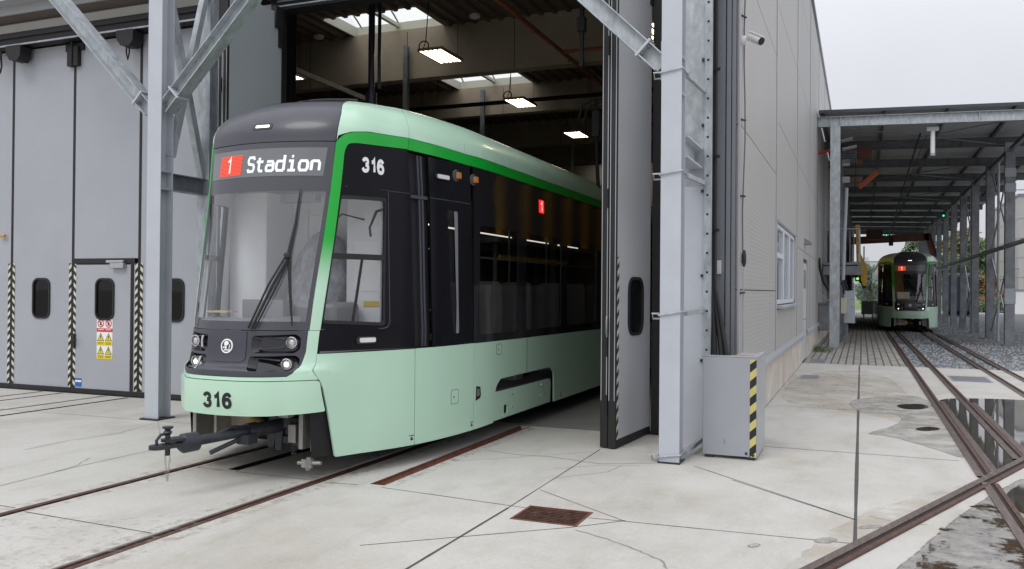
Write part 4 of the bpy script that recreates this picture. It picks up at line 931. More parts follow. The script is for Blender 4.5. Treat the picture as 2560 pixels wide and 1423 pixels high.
# front: piers, header, upper facade
mb = MB(); mb.box(-8.62, -7.62, YF+.02, YF+.3, 0, 5.6); mb.box(-2.04, -1.62, YF+.02, YF+.3, 0, 5.6); mb.box(-40, -14.2, YF+.02, YF+.3, 0, 5.6); mb.build('gate_pier', FLASH, H)
mb = MB(); mb.box(-40, -1.5, YF-.02, YF+.3, 5.86, 9.4); mb.build('front_wall', FASC, H)
mb = MB(); mb.box(-40, -7.95, YF-.04, YF+.2, 5.66, 5.85); mb.build('beige_header_strip', BEIGE, H)
mb = MB(); mb.box(-40, -7.9, 9.38, YF-.025, 5.87, 5.91); mb.build('soffit', BROWN, H)
mb = MB(); mb.box(-40, -7.9, 9.34, 9.375, 5.85, 6.02); mb.box(-40, -7.9, 9.12, 9.335, 5.98, 6.12); mb.build('eaves_fascia', FASC, H)
mb = MB(); mb.box(-7.62, -2.04, YF, YF+.24, 5.50, 5.86); mb.box(-7.62, -2.04, YF-.12, YF-.01, 5.62, 5.86); mb.build('gate_header', RUB, H)
mb = MB()
for z in (5.53, 5.60): mb.box(-7.5, -2.1, YF-.03, YF-.002, z, z+.018)
mb.build('header_rail', GALV, H)
X = lambda u, v=700, Y=YF: at(u, v, Y).x
mb = MB()
for a, b, y in ((1782, 1790, .03), (1790, 1812, .0), (1813, 1826, -.015), (1826, 1838, .0)):
    mb.box(X(a)+.004, X(b)-.004, YF+y, YF+.06, 0.0, 9.4)
mb.build('corner_flashing', FLASH, H, bevel=.003)
mb = MB(); mb.box(-1.275, -1.255, YF, YF+.05, .0, 9.4); mb.build('corner_trim', SILV, H)
for a, b in ((-2.24, -2.05), (-7.61, -7.50)): mb = MB(); mb.box(a, b, YF+.03, YF+.2, 0, 5.5); mb.build('gate_jamb', RUB, H)
# interior
def holedeck():
    hs = []
    for x0 in (-9.95,):
        for y0 in (14.3, 19.35, 31.9): hs.append((x0, x0+2.1, y0, y0+1.3))  # the rearmost opening is unseen, added to light the partition
    hs.append((-6.6, -4.5, 31.9, 33.2))  # another unseen opening, added to throw light on the partition
    return hs
SKY = holedeck()
mb = MB(); polys = [[Vector(p) for p in ((-40, 9.8, 0), (-1.4, 9.8, 0), (-1.4, 64, 0), (-40, 64, 0))]]+[[Vector((a, c, 0)), Vector((b, c, 0)), Vector((b, d, 0)), Vector((a, d, 0))] for a, b, c, d in SKY]
fl = [p for q in polys for p in q]
for t in tessellate_polygon(polys): mb.poly([(fl[i].x, fl[i].y, 7.02) for i in t])
x = -24.0
while x < -1.5:
    seg = [(9.95, 64)]
    for a, b, c, d in SKY:
        if a-.1 < x < b+.02: seg = [q for (p0, p1) in seg for q in (((p0, c), (d, p1)) if p0 < c < p1 else ((p0, p1),))]
    for p0, p1 in seg: mb.prism([(x, p0, 7.015), (x+.03, p0, 6.95), (x+.10, p0, 6.95), (x+.13, p0, 7.015)], (0, p1-p0, 0))
    x += .28
mb.build('roof_deck', DECK, H)
mb = MB()
for y, z in ((15.5, 5.97), (20.6, 6.25), (25.2, 6.2), (29.5, 6.2), (34, 6.2), (42, 6.2), (50, 6.2)): mb.box(-40, -1.5, y, y+.3, z, 7.0)
mb.build('roof_beam', BEAMC, H)
mb = MB()
for y, z in ((15.497, 5.98), (20.597, 6.26), (25.197, 6.21)):
    x = -18.2
    while x < -2: mb.box(x, x+.012, y-.002, y, z, 6.94); x += 2.38
mb.build('beam_joint', DARK, H)
for k, (a, b, c, d) in enumerate(SKY):
    if a < -12: continue
    mb = MB(); zt = 7.2
    for q in ((a-.03, a, c, d), (b, b+.03, c, d), (a-.03, b+.03, c-.03, c), (a-.03, b+.03, d, d+.03)): mb.box(*q, 6.99, zt)
    mb.box(a+.95, a+1.03, c, d, 7.10, 7.17)
    s_ = mb.build('skylight', mat('skylight_curb', (.55, .55, .48), .6), H)
    mb = MB(); rows = []
    for i in range(9): yy = c+(d-c)*i/8; rows.append([(a, yy, zt+.28*math.sin(math.pi*i/8)), (b, yy, zt+.28*math.sin(math.pi*i/8))])
    mb.grid(rows); mb.build('skylight_dome', SKYG, s_, True, 60)
    mb = MB()
    for xx in (a+.1, a+1.0, b-.1): mb.tube([(xx, c+(d-c)*i/8, zt+.25*math.sin(math.pi*i/8)) for i in range(9)], .018, 6)
    mb.tube([(a, c+.3, 7.25), (b, c+.9, 7.3)], .015, 6); mb.build('skylight_rib', FLASH, s_, True)
mb = MB(); mb.box(-40, -1.4, 63.8, 64, 0, 7); mb.box(-40.2, -40, 9.8, 64, 0, 9.4); mb.box(-1.62, -1.51, 10.1, 64, 0, 7); mb.build('inner_wall', HWALL, H)
mb = MB(); mb.box(-14, -2, 33.5, 33.7, 3.6, 6.9); mb.build('partition_panel', mat('tan_partition', (.62, .52, .41), .8, var=.15, scale=.8), H)
# columns of the hall and hanging gear
for u, v, Y, zb, lab in ((1016, 115, 15.38, 3.2, 'grey steel post hanging from the first concrete beam inside the hall'), (1207, 225, 20.45, 3.2, 'grey steel post hanging from the second concrete beam inside the hall'), (1432, 352, 25.05, 3.0, 'grey steel post hanging from the third concrete beam inside the hall')):
    p = at(u, v, Y); mb = MB(); mb.beam((p.x, Y, zb), (p.x, Y, p.z), I(.09, .1)); mb.beam((p.x-.06, Y-.0, p.z-.12), (p.x+.06, Y, p.z-.12), rect(.02, .2))
    tag(mb.build('hanging_post', GALVD), lab, 'post', 'posts hung from the hall beams')
mb = MB(); p = at(930, 25, 11.5); q = at(930, 232, 11.5); mb.tube([(p.x, 11.5, 6.9), (p.x, 11.5, q.z)], .05, 10); mb.tube([(p.x+.14, 11.5, 6.9), (p.x+.14, 11.5, q.z+.05)], .028, 8)
mb.tube([(p.x, 11.5, q.z), (p.x, 11.5, q.z-.5)], .09, 10); tag(mb.build('hanging_pole', mat('dark_blue_pole', (.012, .014, .03), .4), smooth=True), 'pair of dark poles hanging from the hall roof above the tram roof', 'pole')
mb = MB(); p = at(727, 60, 11); mb.beam((p.x, 11, 6.9), (p.x, 11, 3.6), I(.14, .12)); tag(mb.build('dark_post', DARK), 'black steel post just inside the gate, at the left of the opening', 'post')
mb = MB(); mb.beam(at(722, 168, 11.3), at(915, 248, 13.5), rect(.05, .08)); tag(mb.build('stay_bar', GALVD), 'grey stay bar sloping down behind the tram roof inside the gate', 'bar')

mb = MB(); PZ = 5.88; p0 = gr(1245, 0, PZ)
mb.tube([(p0.x, 10.2, PZ), (p0.x, 40, PZ)], .038, 10)
pb = gr(1400, 131, PZ); mb.tube([(p0.x, pb.y, PZ), (-1.7, pb.y, PZ)], .032, 10)
for k in range(9): y = 11+k*1.9; mb.tube([(p0.x, y, PZ), (p0.x, y, PZ-.09)], [.045, .02], 8)
tag(mb.build('sprinkler_pipe', OXIDE, smooth=True), 'rust red sprinkler pipe with a side branch under the hall roof', 'pipe')
mb = MB(); p = at(1455, 0, 10.6); mb.beam((p.x, 10.6, 6.95), (p.x, 10.6, 4.55), rect(.05, .05)); mb.box(p.x-.05, p.x+.05, 10.55, 10.65, 5.0, 5.18); tag(mb.build('drop_conduit', DARK), 'thin dark conduit dropping from the roof beside the rust red pipe', 'conduit')
mb = MB(); mb.tube([(-12, 18.5, 6.05), (-2, 18.5, 6.05)], .05, 8)
for x in (-9.5, -7.6, -5.7, -3.8): mb.tube([(x, 18.5, 6.05), (x, 18.5, 7)], .006, 5)
tag(mb.build('cable_pipe', DARK, smooth=True), 'long black pipe hung across the hall in front of the second beam', 'pipe')
mb = MB()
p = at(1490, 262, 13); mb.tube([p+Vector((-.28, 0, -.2)), p+Vector((-.22, 0, 0)), p+Vector((-.05, 0, .08)), p+Vector((.2, 0, .1))], .02, 6); mb.tube([p+Vector((-.22, 0, -.28)), p+Vector((-.14, 0, -.06)), p+Vector((0, 0, .02)), p+Vector((.2, 0, .04))], .016, 6)
mb.tube([p+Vector((0, 0, .1)), p+Vector((.02, 0, -.9)), p+Vector((.06, 0, -1.5))], .03, 8); mb.box(p.x-.05, p.x+.06, 12.95, 13.05, p.z-.5, p.z-.1); tag(mb.build('cable_gantry', RUB, smooth=True), 'black cable bracket with two curved hoses hanging behind the folded right leaf', 'bracket')
for (u, v), lab in (((1187, 40), 'small round white smoke detector on the hall ceiling right of the skylight'), ((797, 92), 'small round smoke detector on the hall ceiling left of the skylight')):
    p = gr(u, v, 6.93); mb = MB(); mb.lathe(p, (0, 0, 1), [(-.05, .06), (-.03, .1), (.02, .11), (.03, .05)], 16); tag(mb.build('smoke_detector', GREYIN, smooth=True), lab, 'detector', 'smoke detectors on the hall ceiling')
def hall_lamp(x, y, label):
    r = thing('hall_lamp', label, 'ceiling lamp', (x, y, 6.0), 'lit lamps hanging in the hall')
    mb = MB(); mb.box(x-.25, x+.25, y-.45, y+.45, 6.006, 6.045)
    for k in range(6): xx = x-.235+.094*k; mb.box(xx-.015, xx+.015, y-.438, y+.438, 5.992, 6.006)
    mb.box(x-.25, x+.25, y-.45, y-.438, 5.992, 6.006); mb.box(x-.25, x+.25, y+.438, y+.45, 5.992, 6.006); mb.build('lamp_housing', LUMG, r)
    mb = MB()
    for k in range(5): xx = x-.188+.094*k; mb.poly([(xx-.04, y-.436, 6.0), (xx+.04, y-.436, 6.0), (xx+.04, y+.436, 6.0), (xx-.04, y+.436, 6.0)], True)
    mb.build('lamp_tube', LUM, r)
    mb = MB(); c_ = Vector((x-.2, y-.3, 6.13)); mb.tube([c_+Vector((.1*math.cos(t), 0, .09*math.sin(t))) for t in [6.283*q/16 for q in range(16)]], .012, 6, True); mb.tube([(x-.22, y-.3, 6.04), (x-.16, y-.3, 6.22), (x-.1, y-.3, 7.0)], .01, 6)
    mb.build('lamp_cable', RUB, r, True); mb = MB(); mb.tube([(x+.2, y+.3, 6.04), (x+.2, y+.3, 7.0)], .004, 5); mb.build('lamp_wire', RUB, r, True)
hall_lamp(-7.28, 14.28, 'lit lamp below the big skylight, largest of those hanging in the hall')
hall_lamp(-7.35, 18.5, 'lit hall lamp hanging over the black pipe, before the third beam')
hall_lamp(-7.38, 22.8, 'small lit hall lamp farthest in, beside the folded right leaf')
hall_lamp(-10.95, 14.4, 'lit hall lamp half hidden by the folded left leaf')
_q = gr(1632, 78, 6.0); hall_lamp(_q.x, _q.y, 'lit hall lamp glimpsed in the gap beside the right steel column')
wk = thing('work_platform', 'yellow steel work platform inside the hall, seen as reflections in the tram windows', 'platform', (-2.2, 14, 0))
for k in range(6):
    mb = MB(); y = 12.2+1.1*k; mb.beam((-2.3, y, 2.5), (-2.3, y, 3.42), rect(.12, .14)); mb.build('railing_post', YEL, wk)
mb = MB(); mb.box(-2.36, -1.7, 12, 18, 2.40, 2.5); mb.build('platform_deck', GALVD, wk)
mb = MB(); mb.box(-2.40, -2.362, 12.0, 15.2, 2.12, 2.2); mb.build('toe_board', mat('bright_yellow', (.85, .55, .06), .4), wk)
for y in (12.2, 15.0, 17.8): mb = MB(); mb.beam((-2.2, y, 0), (-2.2, y, 2.4), rect(.1, .1)); mb.build('platform_leg', GALVD, wk)
sh = thing('tool_cabinet', 'pale grey tool cabinet inside the hall, seen as a reflection in the tram windows', 'cabinet', (-1.9, 13, 0))
for y in (10.9, 12.4, 13.9): mb = MB(); mb.box(-2.0, -1.64, y, y+1.1, .1, 1.75); mb.build('cabinet_body', GREYIN, sh, bevel=.01); mb = MB(); mb.box(-2.012, -2.0, y+.08, y+.5, .25, 1.65); mb.box(-2.012, -2.0, y+.58, y+1.02, .25, 1.65); mb.build('cabinet_door', PALEBOX, sh)

# ------------------------------------------------------------------ closed folding gate on the left
SEAM = [-15.36, -14.01, -12.66, -11.32, -9.97, -8.62]
g = thing('folding_gate', 'closed grey folding gate with rounded windows and a wicket door', 'gate', (-11.3, YF, 0))
def gate_window(mb_parent, x, z0, z1, w, y):
    mb = MB(); o = rr(x-w/2, z0, x+w/2, z1, .12, 5); i = rr(x-w/2+.028, z0+.028, x+w/2-.028, z1-.028, .095, 5)
    mb.grid([[(a, y-.018, b) for a, b in o], [(a, y-.018, b) for a, b in i]], True); mb.grid([[(a, y, b) for a, b in o], [(a, y-.018, b) for a, b in o]], True); mb.grid([[(a, y-.018, b) for a, b in i], [(a, y+.01, b) for a, b in i]], True)
    w_ = mb.build('window', RUB, mb_parent); mb = MB(); mb.poly([(a, y+.004, b) for a, b in i]); mb.build('pane', GLASSG, w_)
def holed_panel(x0, x1, z0, z1, hs, y0, y1, name, m, parent):
    polys = [[Vector(p) for p in ((x0, z0, 0), (x1, z0, 0), (x1, z1, 0), (x0, z1, 0))]]+[[Vector((a, b, 0)) for a, b in h] for h in hs]
    fl = [p for q in polys for p in q]; mb = MB()
    for t in tessellate_polygon(polys):
        mb.poly([(fl[i].x, y0, fl[i].y) for i in t]); mb.poly([(fl[i].x, y1, fl[i].y) for i in t])
    for q in polys: mb.grid([[(p.x, y0, p.y) for p in q], [(p.x, y1, p.y) for p in q]], True)
    return mb.build(name, m, parent)
for k in range(5):
    a, b = SEAM[k]+.025, SEAM[k+1]-.025; wx = (SEAM[k]+SEAM[k+1])/2; wn = rr(wx-.18, 1.155, wx+.18, 1.765, .12, 5)
    if k != 3:
        p = holed_panel(a, b, .085, 5.42, [wn], YF, YF+.05, 'gate_leaf', GATE, g); gate_window(p, wx, 1.14, 1.78, .385, YF)
    else:
        holed_panel(a, b, 2.08, 5.42, [], YF, YF+.05, 'gate_leaf', GATE, g)
        mb = MB(); mb.box(a, b-.055, YF-.012, YF+.05, 2.0, 2.08); mb.box(b-.135, b-.08, YF-.012, YF+.05, .085, 2.0); mb.build('wicket_frame', RUB, g)
        mb = MB(); mb.box(b-.08, b-.055, YF, YF+.05, .085, 2.0); mb.build('gate_leaf', GATE, g)
        wd = holed_panel(a+.04, b-.14, .085, 1.985, [wn], YF-.004, YF+.045, 'wicket_door', GATE, g); gate_window(wd, wx, 1.14, 1.78, .385, YF-.004)
        mb = MB(); q = at(297, 660, YF); mb.box(q.x-.2, q.x+.14, YF-.06, YF-.013, 2.01, 2.05); mb.box(q.x-.11, q.x+.16, YF-.075, YF-.013, 1.93, 2.005); mb.build('door_closer', SILV, wd, bevel=.006)
        mb = MB(); q = at(187, 850, YF); mb.box(q.x-.03, q.x+.025, YF-.03, YF-.004, q.z-.12, q.z+.1); mb.tube([(q.x, YF-.02, q.z), (q.x, YF-.06, q.z), (q.x+.09, YF-.06, q.z)], .012, 6); mb.build('handle', RUB, wd)
    mb = MB(); mb.box(SEAM[k], SEAM[k+1], YF-.02, YF+.05, .012, .085); mb.build('bottom_seal', RUB, g, bevel=.006)
for k, x in enumerate(SEAM[1:]):
    mb = MB(); mb.box(x-.025, x+.025, YF-.004, YF+.05, .085, 5.42); mb.build('leaf_seal', RUB, g)
    for sd in (-1, 1):
        mb = MB()
        if sd < 0: hazard(mb, (x-.075, YF-.0165 if False else YF-.006, .09), (1, 0, 0), (0, 0, 1), .05, 1.92, .125, 0, 1, (0, -.001, 0), 1)
        else: hazard(mb, (x+.025, YF-.006, .09), (1, 0, 0), (0, 0, 1), .05, 1.92, .125, 0, 1, (0, -.001, 0), -1)
        mb.build('hazard_tape', [HAZW if k < 3 else HAZW, HAZB], g)
# hinges and drive housings at the top of the gate
mb = MB(); mb.box(-40, -8.35, 9.56, 9.74, 5.44, 5.655); mb.box(-40, -8.35, 9.53, 9.56, 5.56, 5.62); mb.build('gate_track', RUB, g)
mb = MB(); mb.box(-40, -8.35, 9.545, 9.559, 5.44, 5.465); mb.build('track_lip', GALV, g)
for x in (-12.32, -10.0):
    mb = MB(); mb.prism([(x-.22, 9.50, 5.43), (x+.12, 9.50, 5.43), (x+.11, 9.50, 5.26), (x+.04, 9.50, 5.19), (x-.12, 9.50, 5.20), (x-.20, 9.50, 5.30)], (0, .2, 0)); mb.build('drive_housing', RUB, g, bevel=.02)
mb = MB(); x = -11.32
mb.box(x-.18, x+.2, YF-.03, YF, 5.3, 5.42); mb.box(x-.10, x-.03, YF-.07, YF, 5.06, 5.36); mb.box(x+.03, x+.12, YF-.07, YF, 5.06, 5.36); mb.tube([(x, YF-.07, 5.05), (x, YF-.07, 5.5)], .02, 8)
for dz in (.06, .12, .18): mb.tube([(x+.075, YF-.075, 5.08+dz), (x+.075, YF-.06, 5.08+dz)], .014, 8)
mb.build('gate_hinge', RUB, g)
for x, zz in ((-12.66, 5.05), (-9.97, 5.02)):
    mb = MB(); mb.tube([(x-.12, 9.6, 5.4), (x-.14, 9.6, zz+.1), (x-.11, 9.6, zz), (x-.08, 9.6, zz+.1), (x-.10, 9.6, 5.4)], .012, 6); mb.build('cable_loop', RUB, g, True)
# signs on the wicket door
s0 = at(243, 797, YF-.004); s1 = at(281, 899, YF-.004); sx0, sx1, sz1, sz0 = s0.x, s1.x, s0.z, s1.z; yy = YF-.005
sgn = thing('warning_sign', 'white red and yellow safety sign stuck below the wicket door window', 'sign', (sx0, yy, sz0))
RS = mat('sign_red', (.62, .03, .04), .4); YS = mat('sign_yellow', (.78, .62, .02), .4)
mb = MB(); mb.box(sx0, sx1, yy-.003, yy, sz0, sz1); mb.build('sign_plate', LETW, sgn)
hh = sz1-sz0; ww = sx1-sx0; mb = MB()
def srect(m_, u0, v0, u1, v1, d=.004): mb.m = m_; mb.poly([(sx0+ww*u, yy-d, sz1-hh*v) for u, v in ((u0, v1), (u1, v1), (u1, v0), (u0, v0))])
srect(0, 0, .235, 1, .325); srect(1, 0, .565, 1, .665); srect(1, 0, .895, 1, 1.0)
for u in (.25, .75):
    c_ = (sx0+ww*u, sz1-hh*.115); ro, ri = .064*1.0, .046
    mb.m = 0; a_ = [(c_[0]+ro*math.cos(t), yy-.004, c_[1]+ro*math.sin(t)) for t in [6.283*q/20 for q in range(20)]]; b_ = [(c_[0]+ri*math.cos(t), yy-.004, c_[1]+ri*math.sin(t)) for t in [6.283*q/20 for q in range(20)]]; mb.grid([a_, b_], True)
    mb.poly([(c_[0]-.04, yy-.0045, c_[1]+.03), (c_[0]-.03, yy-.0045, c_[1]+.04), (c_[0]+.04, yy-.0045, c_[1]-.03), (c_[0]+.03, yy-.0045, c_[1]-.04)])
    mb.m = 2; mb.poly([(c_[0]-.018, yy-.0042, c_[1]-.03), (c_[0]+.018, yy-.0042, c_[1]-.03), (c_[0]+.02, yy-.0042, c_[1]+.01), (c_[0], yy-.0042, c_[1]+.034), (c_[0]-.02, yy-.0042, c_[1]+.01)])
    for v in (.455, .785):
        q = (sx0+ww*u, sz1-hh*v); mb.m = 2; mb.poly([(q[0]-.072, yy-.004, q[1]-.06), (q[0]+.072, yy-.004, q[1]-.06), (q[0], yy-.004, q[1]+.066)])
        mb.m = 1; mb.poly([(q[0]-.056, yy-.0046, q[1]-.051), (q[0]+.056, yy-.0046, q[1]-.051), (q[0], yy-.0046, q[1]+.047)])
        mb.m = 2; mb.poly([(q[0]-.008, yy-.0052, q[1]-.012), (q[0]+.008, yy-.0052, q[1]-.012), (q[0]+.010, yy-.0052, q[1]+.024), (q[0]-.010, yy-.0052, q[1]+.024)]); mb.poly([(q[0]-.008, yy-.0052, q[1]-.036), (q[0]+.008, yy-.0052, q[1]-.036), (q[0]+.008, yy-.0052, q[1]-.022), (q[0]-.008, yy-.0052, q[1]-.022)])
mb.m = 2
for v in (.59, .62, .92, .95):
    for u in (.08, .56): srect(2, u, v, u+.36, v+.012, .0045)
for u in (.08, .56): srect(3, u, .26, u+.36, .275, .0045)
mb.build('sign_print', [RS, YS, LETB, LETW], sgn)
q0 = at(188, 945, YF-.004); q1 = at(204, 967, YF-.004)
lb = thing('maker_plate', 'small blue and white sticker low on the wicket door', 'sticker', (q0.x, YF, q1.z))
mb = MB(); mb.box(q0.x, q1.x, YF-.007, YF-.0045, q1.z, q0.z); mb.build('sticker', mat('sticker_blue', (.02, .12, .42), .4), lb)
mb = MB(); mb.box(q0.x+.005, q1.x-.005, YF-.009, YF-.0072, q1.z+(q0.z-q1.z)*.55, q0.z-.03); mb.build('sticker_field', LETW, lb)
mb = MB(); p = at(22, 590, YF); mb.tube([(p.x-.15, YF-.05, p.z), (p.x-.02, YF-.05, p.z)], .022, 8); tag(mb.build('grip_handle', mat('amber_handle', (.55, .30, .05), .4), smooth=True), 'amber handle on the closed gate at the left picture edge', 'handle')
# yellow stairs behind the closed gate, dim behind the dark panes
ys_ = thing('stair_railing', 'yellow stair railing dimly seen through the wicket door window', 'railing', (-10.7, 11.2, 0)); mb = MB()
for pts in ([(-11.2, 11.2, 1.2), (-10.9, 11.2, 1.62), (-10.3, 11.2, 1.62)], [(-11.1, 11.2, 1.0), (-10.85, 11.2, 1.35), (-10.3, 11.2, 1.35)], [(-10.75, 11.2, 0), (-10.75, 11.2, 1.6)]): mb.tube(pts, .022, 6)
mb.box(-10.5, -10.38, 11.15, 11.25, 0, 1.5); mb.build('railing', YEL, ys_)

# ------------------------------------------------------------------ folded leaves of the open gate
def leaf_stack(name, label, P0, P1, thick, side, second):
    # P0 outer end (towards the yard), P1 hinge end; the visible face looks to +X
    r = thing(name, label, 'gate leaves', (P0[0], P0[1], 0), 'folded leaves of the open gate')
    GATE = LEAFLIT if side else LEAFDIM
    p0 = Vector((P0[0], P0[1], 0)); p1 = Vector((P1[0], P1[1], 0)); d = (p1-p0).normalized(); n = Vector((d.y, -d.x, 0)); Ln = (p1-p0).length
    def pt(t, o, z): q = p0+d*t+n*o; return Vector((q.x, q.y, z))
    def slab(mb, t0, t1, o0, o1, z0, z1):
        a = [pt(t0, o0, z0), pt(t1, o0, z0), pt(t1, o1, z0), pt(t0, o1, z0)]; mb.prism(a, (0, 0, z1-z0))
    for k, o in enumerate((0, -second)):
        t0 = .0 if k == 0 else .02
        if k == 0 and side:
            wz0, wz1, wt0, wt1 = 1.16, 1.80, .36, .86; h = rr(wt0, wz0, wt1, wz1, .15, 5)
            polys = [[Vector((.03, .09, 0)), Vector((Ln, .09, 0)), Vector((Ln, 5.42, 0)), Vector((.03, 5.42, 0))], [Vector((a, b, 0)) for a, b in h]]; fl = [p for q in polys for p in q]; mb = MB()
            for t in tessellate_polygon(polys): mb.poly([pt(fl[i].x, o, fl[i].y) for i in t]); mb.poly([pt(fl[i].x, o-thick, fl[i].y) for i in t])
            for q in polys: mb.grid([[pt(p.x, o, p.y) for p in q], [pt(p.x, o-thick, p.y) for p in q]], True)
            lf = mb.build('gate_leaf', GATE, r)
            i_ = rr(wt0+.03, wz0+.03, wt1-.03, wz1-.03, .12, 5); mb = MB(); mb.grid([[pt(a, o+.016, b) for a, b in h], [pt(a, o+.016, b) for a, b in i_]], True); mb.grid([[pt(a, o, b) for a, b in h], [pt(a, o+.016, b) for a, b in h]], True); mb.grid([[pt(a, o+.016, b) for a, b in i_], [pt(a, o-.02, b) for a, b in i_]], True)
            w_ = mb.build('window', RUB, lf); mb = MB(); mb.poly([pt(a, o-.01, b) for a, b in i_]); mb.build('pane', GLASSG, w_)
        else:
            mb = MB(); slab(mb, .03+t0, Ln, o, o-thick, .09, 5.42); lf = mb.build('gate_leaf', GATE, r)
        mb = MB(); slab(mb, t0-.012, t0+.028, o+.004, o-thick-.004, .012, 5.42); mb.build('leaf_seal', RUB, r, bevel=.008)
        mb = MB(); slab(mb, t0-.014, t0-.0125, o-.012, o-.004, .5, 5.0); slab(mb, t0-.014, t0-.0125, o-thick+.004, o-thick+.012, .5, 5.0); mb.build('seal_strip', SILV, r)
        mb = MB(); slab(mb, t0+.028, Ln, o+.006, o-thick-.006, .012, .092); mb.build('bottom_seal', RUB, r)
        if k == 0 and side:
            mb = MB(); hazard(mb, pt(.03, .002, .1), d, (0, 0, 1), .055, 1.9, .125, 0, 1, n*.001, 1); mb.build('hazard_tape', [HAZW, HAZB], r)
    for z in (.45, 1.05, 2.6, 4.2):
        mb = MB(); slab(mb, -.022, .0, -thick-.008, -second+.008, z-.07, z+.09); mb.tube([pt(-.02, -thick-.02, z-.09), pt(-.02, -thick-.02, z+.11)], .012, 8); mb.build('gate_hinge', RUB, r)
    mb = MB(); z = 1.28; mb.tube([pt(-.02, -second+.002, z-.1), pt(-.05, -second+.01, z-.06), pt(-.05, -second+.01, z+.06), pt(-.02, -second+.002, z+.1)], .010, 8); mb.build('handle', STEEL, r, True)
    mb = MB(); slab(mb, Ln-.16, Ln+.02, .03, -.05, 5.2, 5.5); slab(mb, Ln-.08, Ln+.0, .02, -.02, 4.95, 5.2); mb.build('top_hinge', RUB, r)
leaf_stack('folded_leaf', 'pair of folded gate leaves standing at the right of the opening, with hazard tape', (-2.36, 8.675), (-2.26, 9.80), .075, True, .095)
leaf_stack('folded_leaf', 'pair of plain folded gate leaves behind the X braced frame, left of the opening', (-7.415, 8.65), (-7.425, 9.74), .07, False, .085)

# ------------------------------------------------------------------ steel frames in front of the facade
def brace(mb, p, q, h=.165, b=.18): mb.beam(p, q, I(h, b, .012, .01))
fl_ = thing('steel_frame', 'galvanised steel frame with crossed bracing beside the green tram front', 'steel frame', (-8.16, 8.3, 0), 'steel portal frames at the gates')
mb = MB(); mb.beam((-8.16, 8.305, -.02), (-8.16, 8.305, 7.5), I(.21, .22, .014, .01), (0, 1, 0)); mb.build('column', GALVL, fl_)
mb = MB(); mb.box(-8.30, -8.02, 8.15, 8.46, .0, .018); mb.build('base_plate', IRON, fl_)
mb = MB(); mb.beam((-8.16, 9.16, -.02), (-8.16, 9.16, 7.5), I(.2, .2, .014, .01), (0, 1, 0)); mb.build('rear_column', GALV, fl_)
def knee(fr, x, z, sx, L_, Y0):
    # stub with end plate welded to the column, then the bolted brace
    d = Vector((sx, 0, .98)).normalized(); u_ = Vector((-d.z*sx, 0, d.x*sx)); a = Vector((x, Y0, z))
    mb = MB(); brace(mb, a, a+d*.24); mb.build('brace_stub', GALV, fr)
    mb = MB(); c_ = a+d*.25; mb.beam(c_-d*.012, c_+d*.012, rect(.20, .21)); mb.build('end_plate', GALVL, fr, bevel=.003)
    mb = MB(); brace(mb, a+d*.265, a+d*L_); mb.build('knee_brace', GALV, fr)
    mb = MB()
    for e in (-.045, .045):
        for f_ in (-.05, .05): q = c_+u_*e+Vector((0, f_, 0)); mb.tube([q-d*.035, q+d*.035], .013, 6)
    mb.build('bolt', STEEL, fr)
knee(fl_, -8.28, 3.86, -1, 5, 8.30); knee(fl_, -8.05, 3.88, 1, 5, 8.30)
mb = MB(); mb.beam((-8.16, 8.41, 2.985), (-8.16, 9.06, 2.985), I(.21, .16, .012, .01)); mb.build('strut', GALVD, fl_)
mb = MB(); mb.beam((-8.18, 8.42, 5.45), (-8.18, 9.08, 3.08), rect(.09, .09)); mb.build('cross_brace', GALV, fl_)
mb = MB(); mb.beam((-8.10, 9.05, 5.75), (-8.10, 8.42, 3.3), rect(.085, .08)); mb.build('cross_brace', GALV, fl_)
for z in (2.875, 3.095): mb = MB(); mb.box(-8.26, -8.155, 8.215, 8.395, z-.006, z+.006); mb.box(-8.155, -8.055, 8.215, 8.395, z-.006, z+.006); mb.build('stiffener', GALVL, fl_)
fr_ = thing('steel_frame', 'galvanised steel frame with cable clamps standing between the gate and the hall corner', 'steel frame', (-1.695, 8.28, 0), 'steel portal frames at the gates')
mb = MB(); mb.beam((-1.692, 8.27, -.02), (-1.692, 8.27, 7.5), I(.20, .195, .014, .01), (0, 1, 0)); mb.build('column', GALVL, fr_)
mb = MB(); mb.box(-1.80, -1.585, 8.155, 8.40, .0, .016); mb.build('base_plate', IRON, fr_)
xa, xb = at(1700, 900, 9.22).x, at(1757, 900, 9.22).x
mb = MB(); mb.beam(((xa+xb)/2-.02, 9.32, -.02), ((xa+xb)/2-.02, 9.32, 2.77), I(.19, .30, .012, .01), (0, 1, 0)); mb.build('rear_column', GALVL, fr_)
mb = MB(); mb.beam(((xa+xb)/2-.02, 9.32, 2.772), ((xa+xb)/2-.02, 9.32, 7.5), I(.19, .30, .012, .01), (0, 1, 0)); mb.build('rear_column', GALV, fr_)
for z in (2.96, 3.16): mb = MB(); mb.box(-1.72, xb-.012, 8.372, 9.21, z-.008, z+.008); mb.build('strut_plate', GALVL, fr_)
mb = MB(); mb.box(-1.66, -1.65, 8.372, 9.21, 2.968, 3.152); mb.build('strut', GALV, fr_)
knee(fr_, -1.80, 3.84, -1, 5, 8.27)
mb = MB(); mb.box(-1.802, -1.79, 8.2, 8.34, 3.68, 4.06); mb.build('end_plate', GALV, fr_)
for z in (3.55, 3.9): mb = MB(); mb.box(-1.686, -1.596, 8.19, 8.35, z-.006, z+.006); mb.build('stiffener', GALVL, fr_)
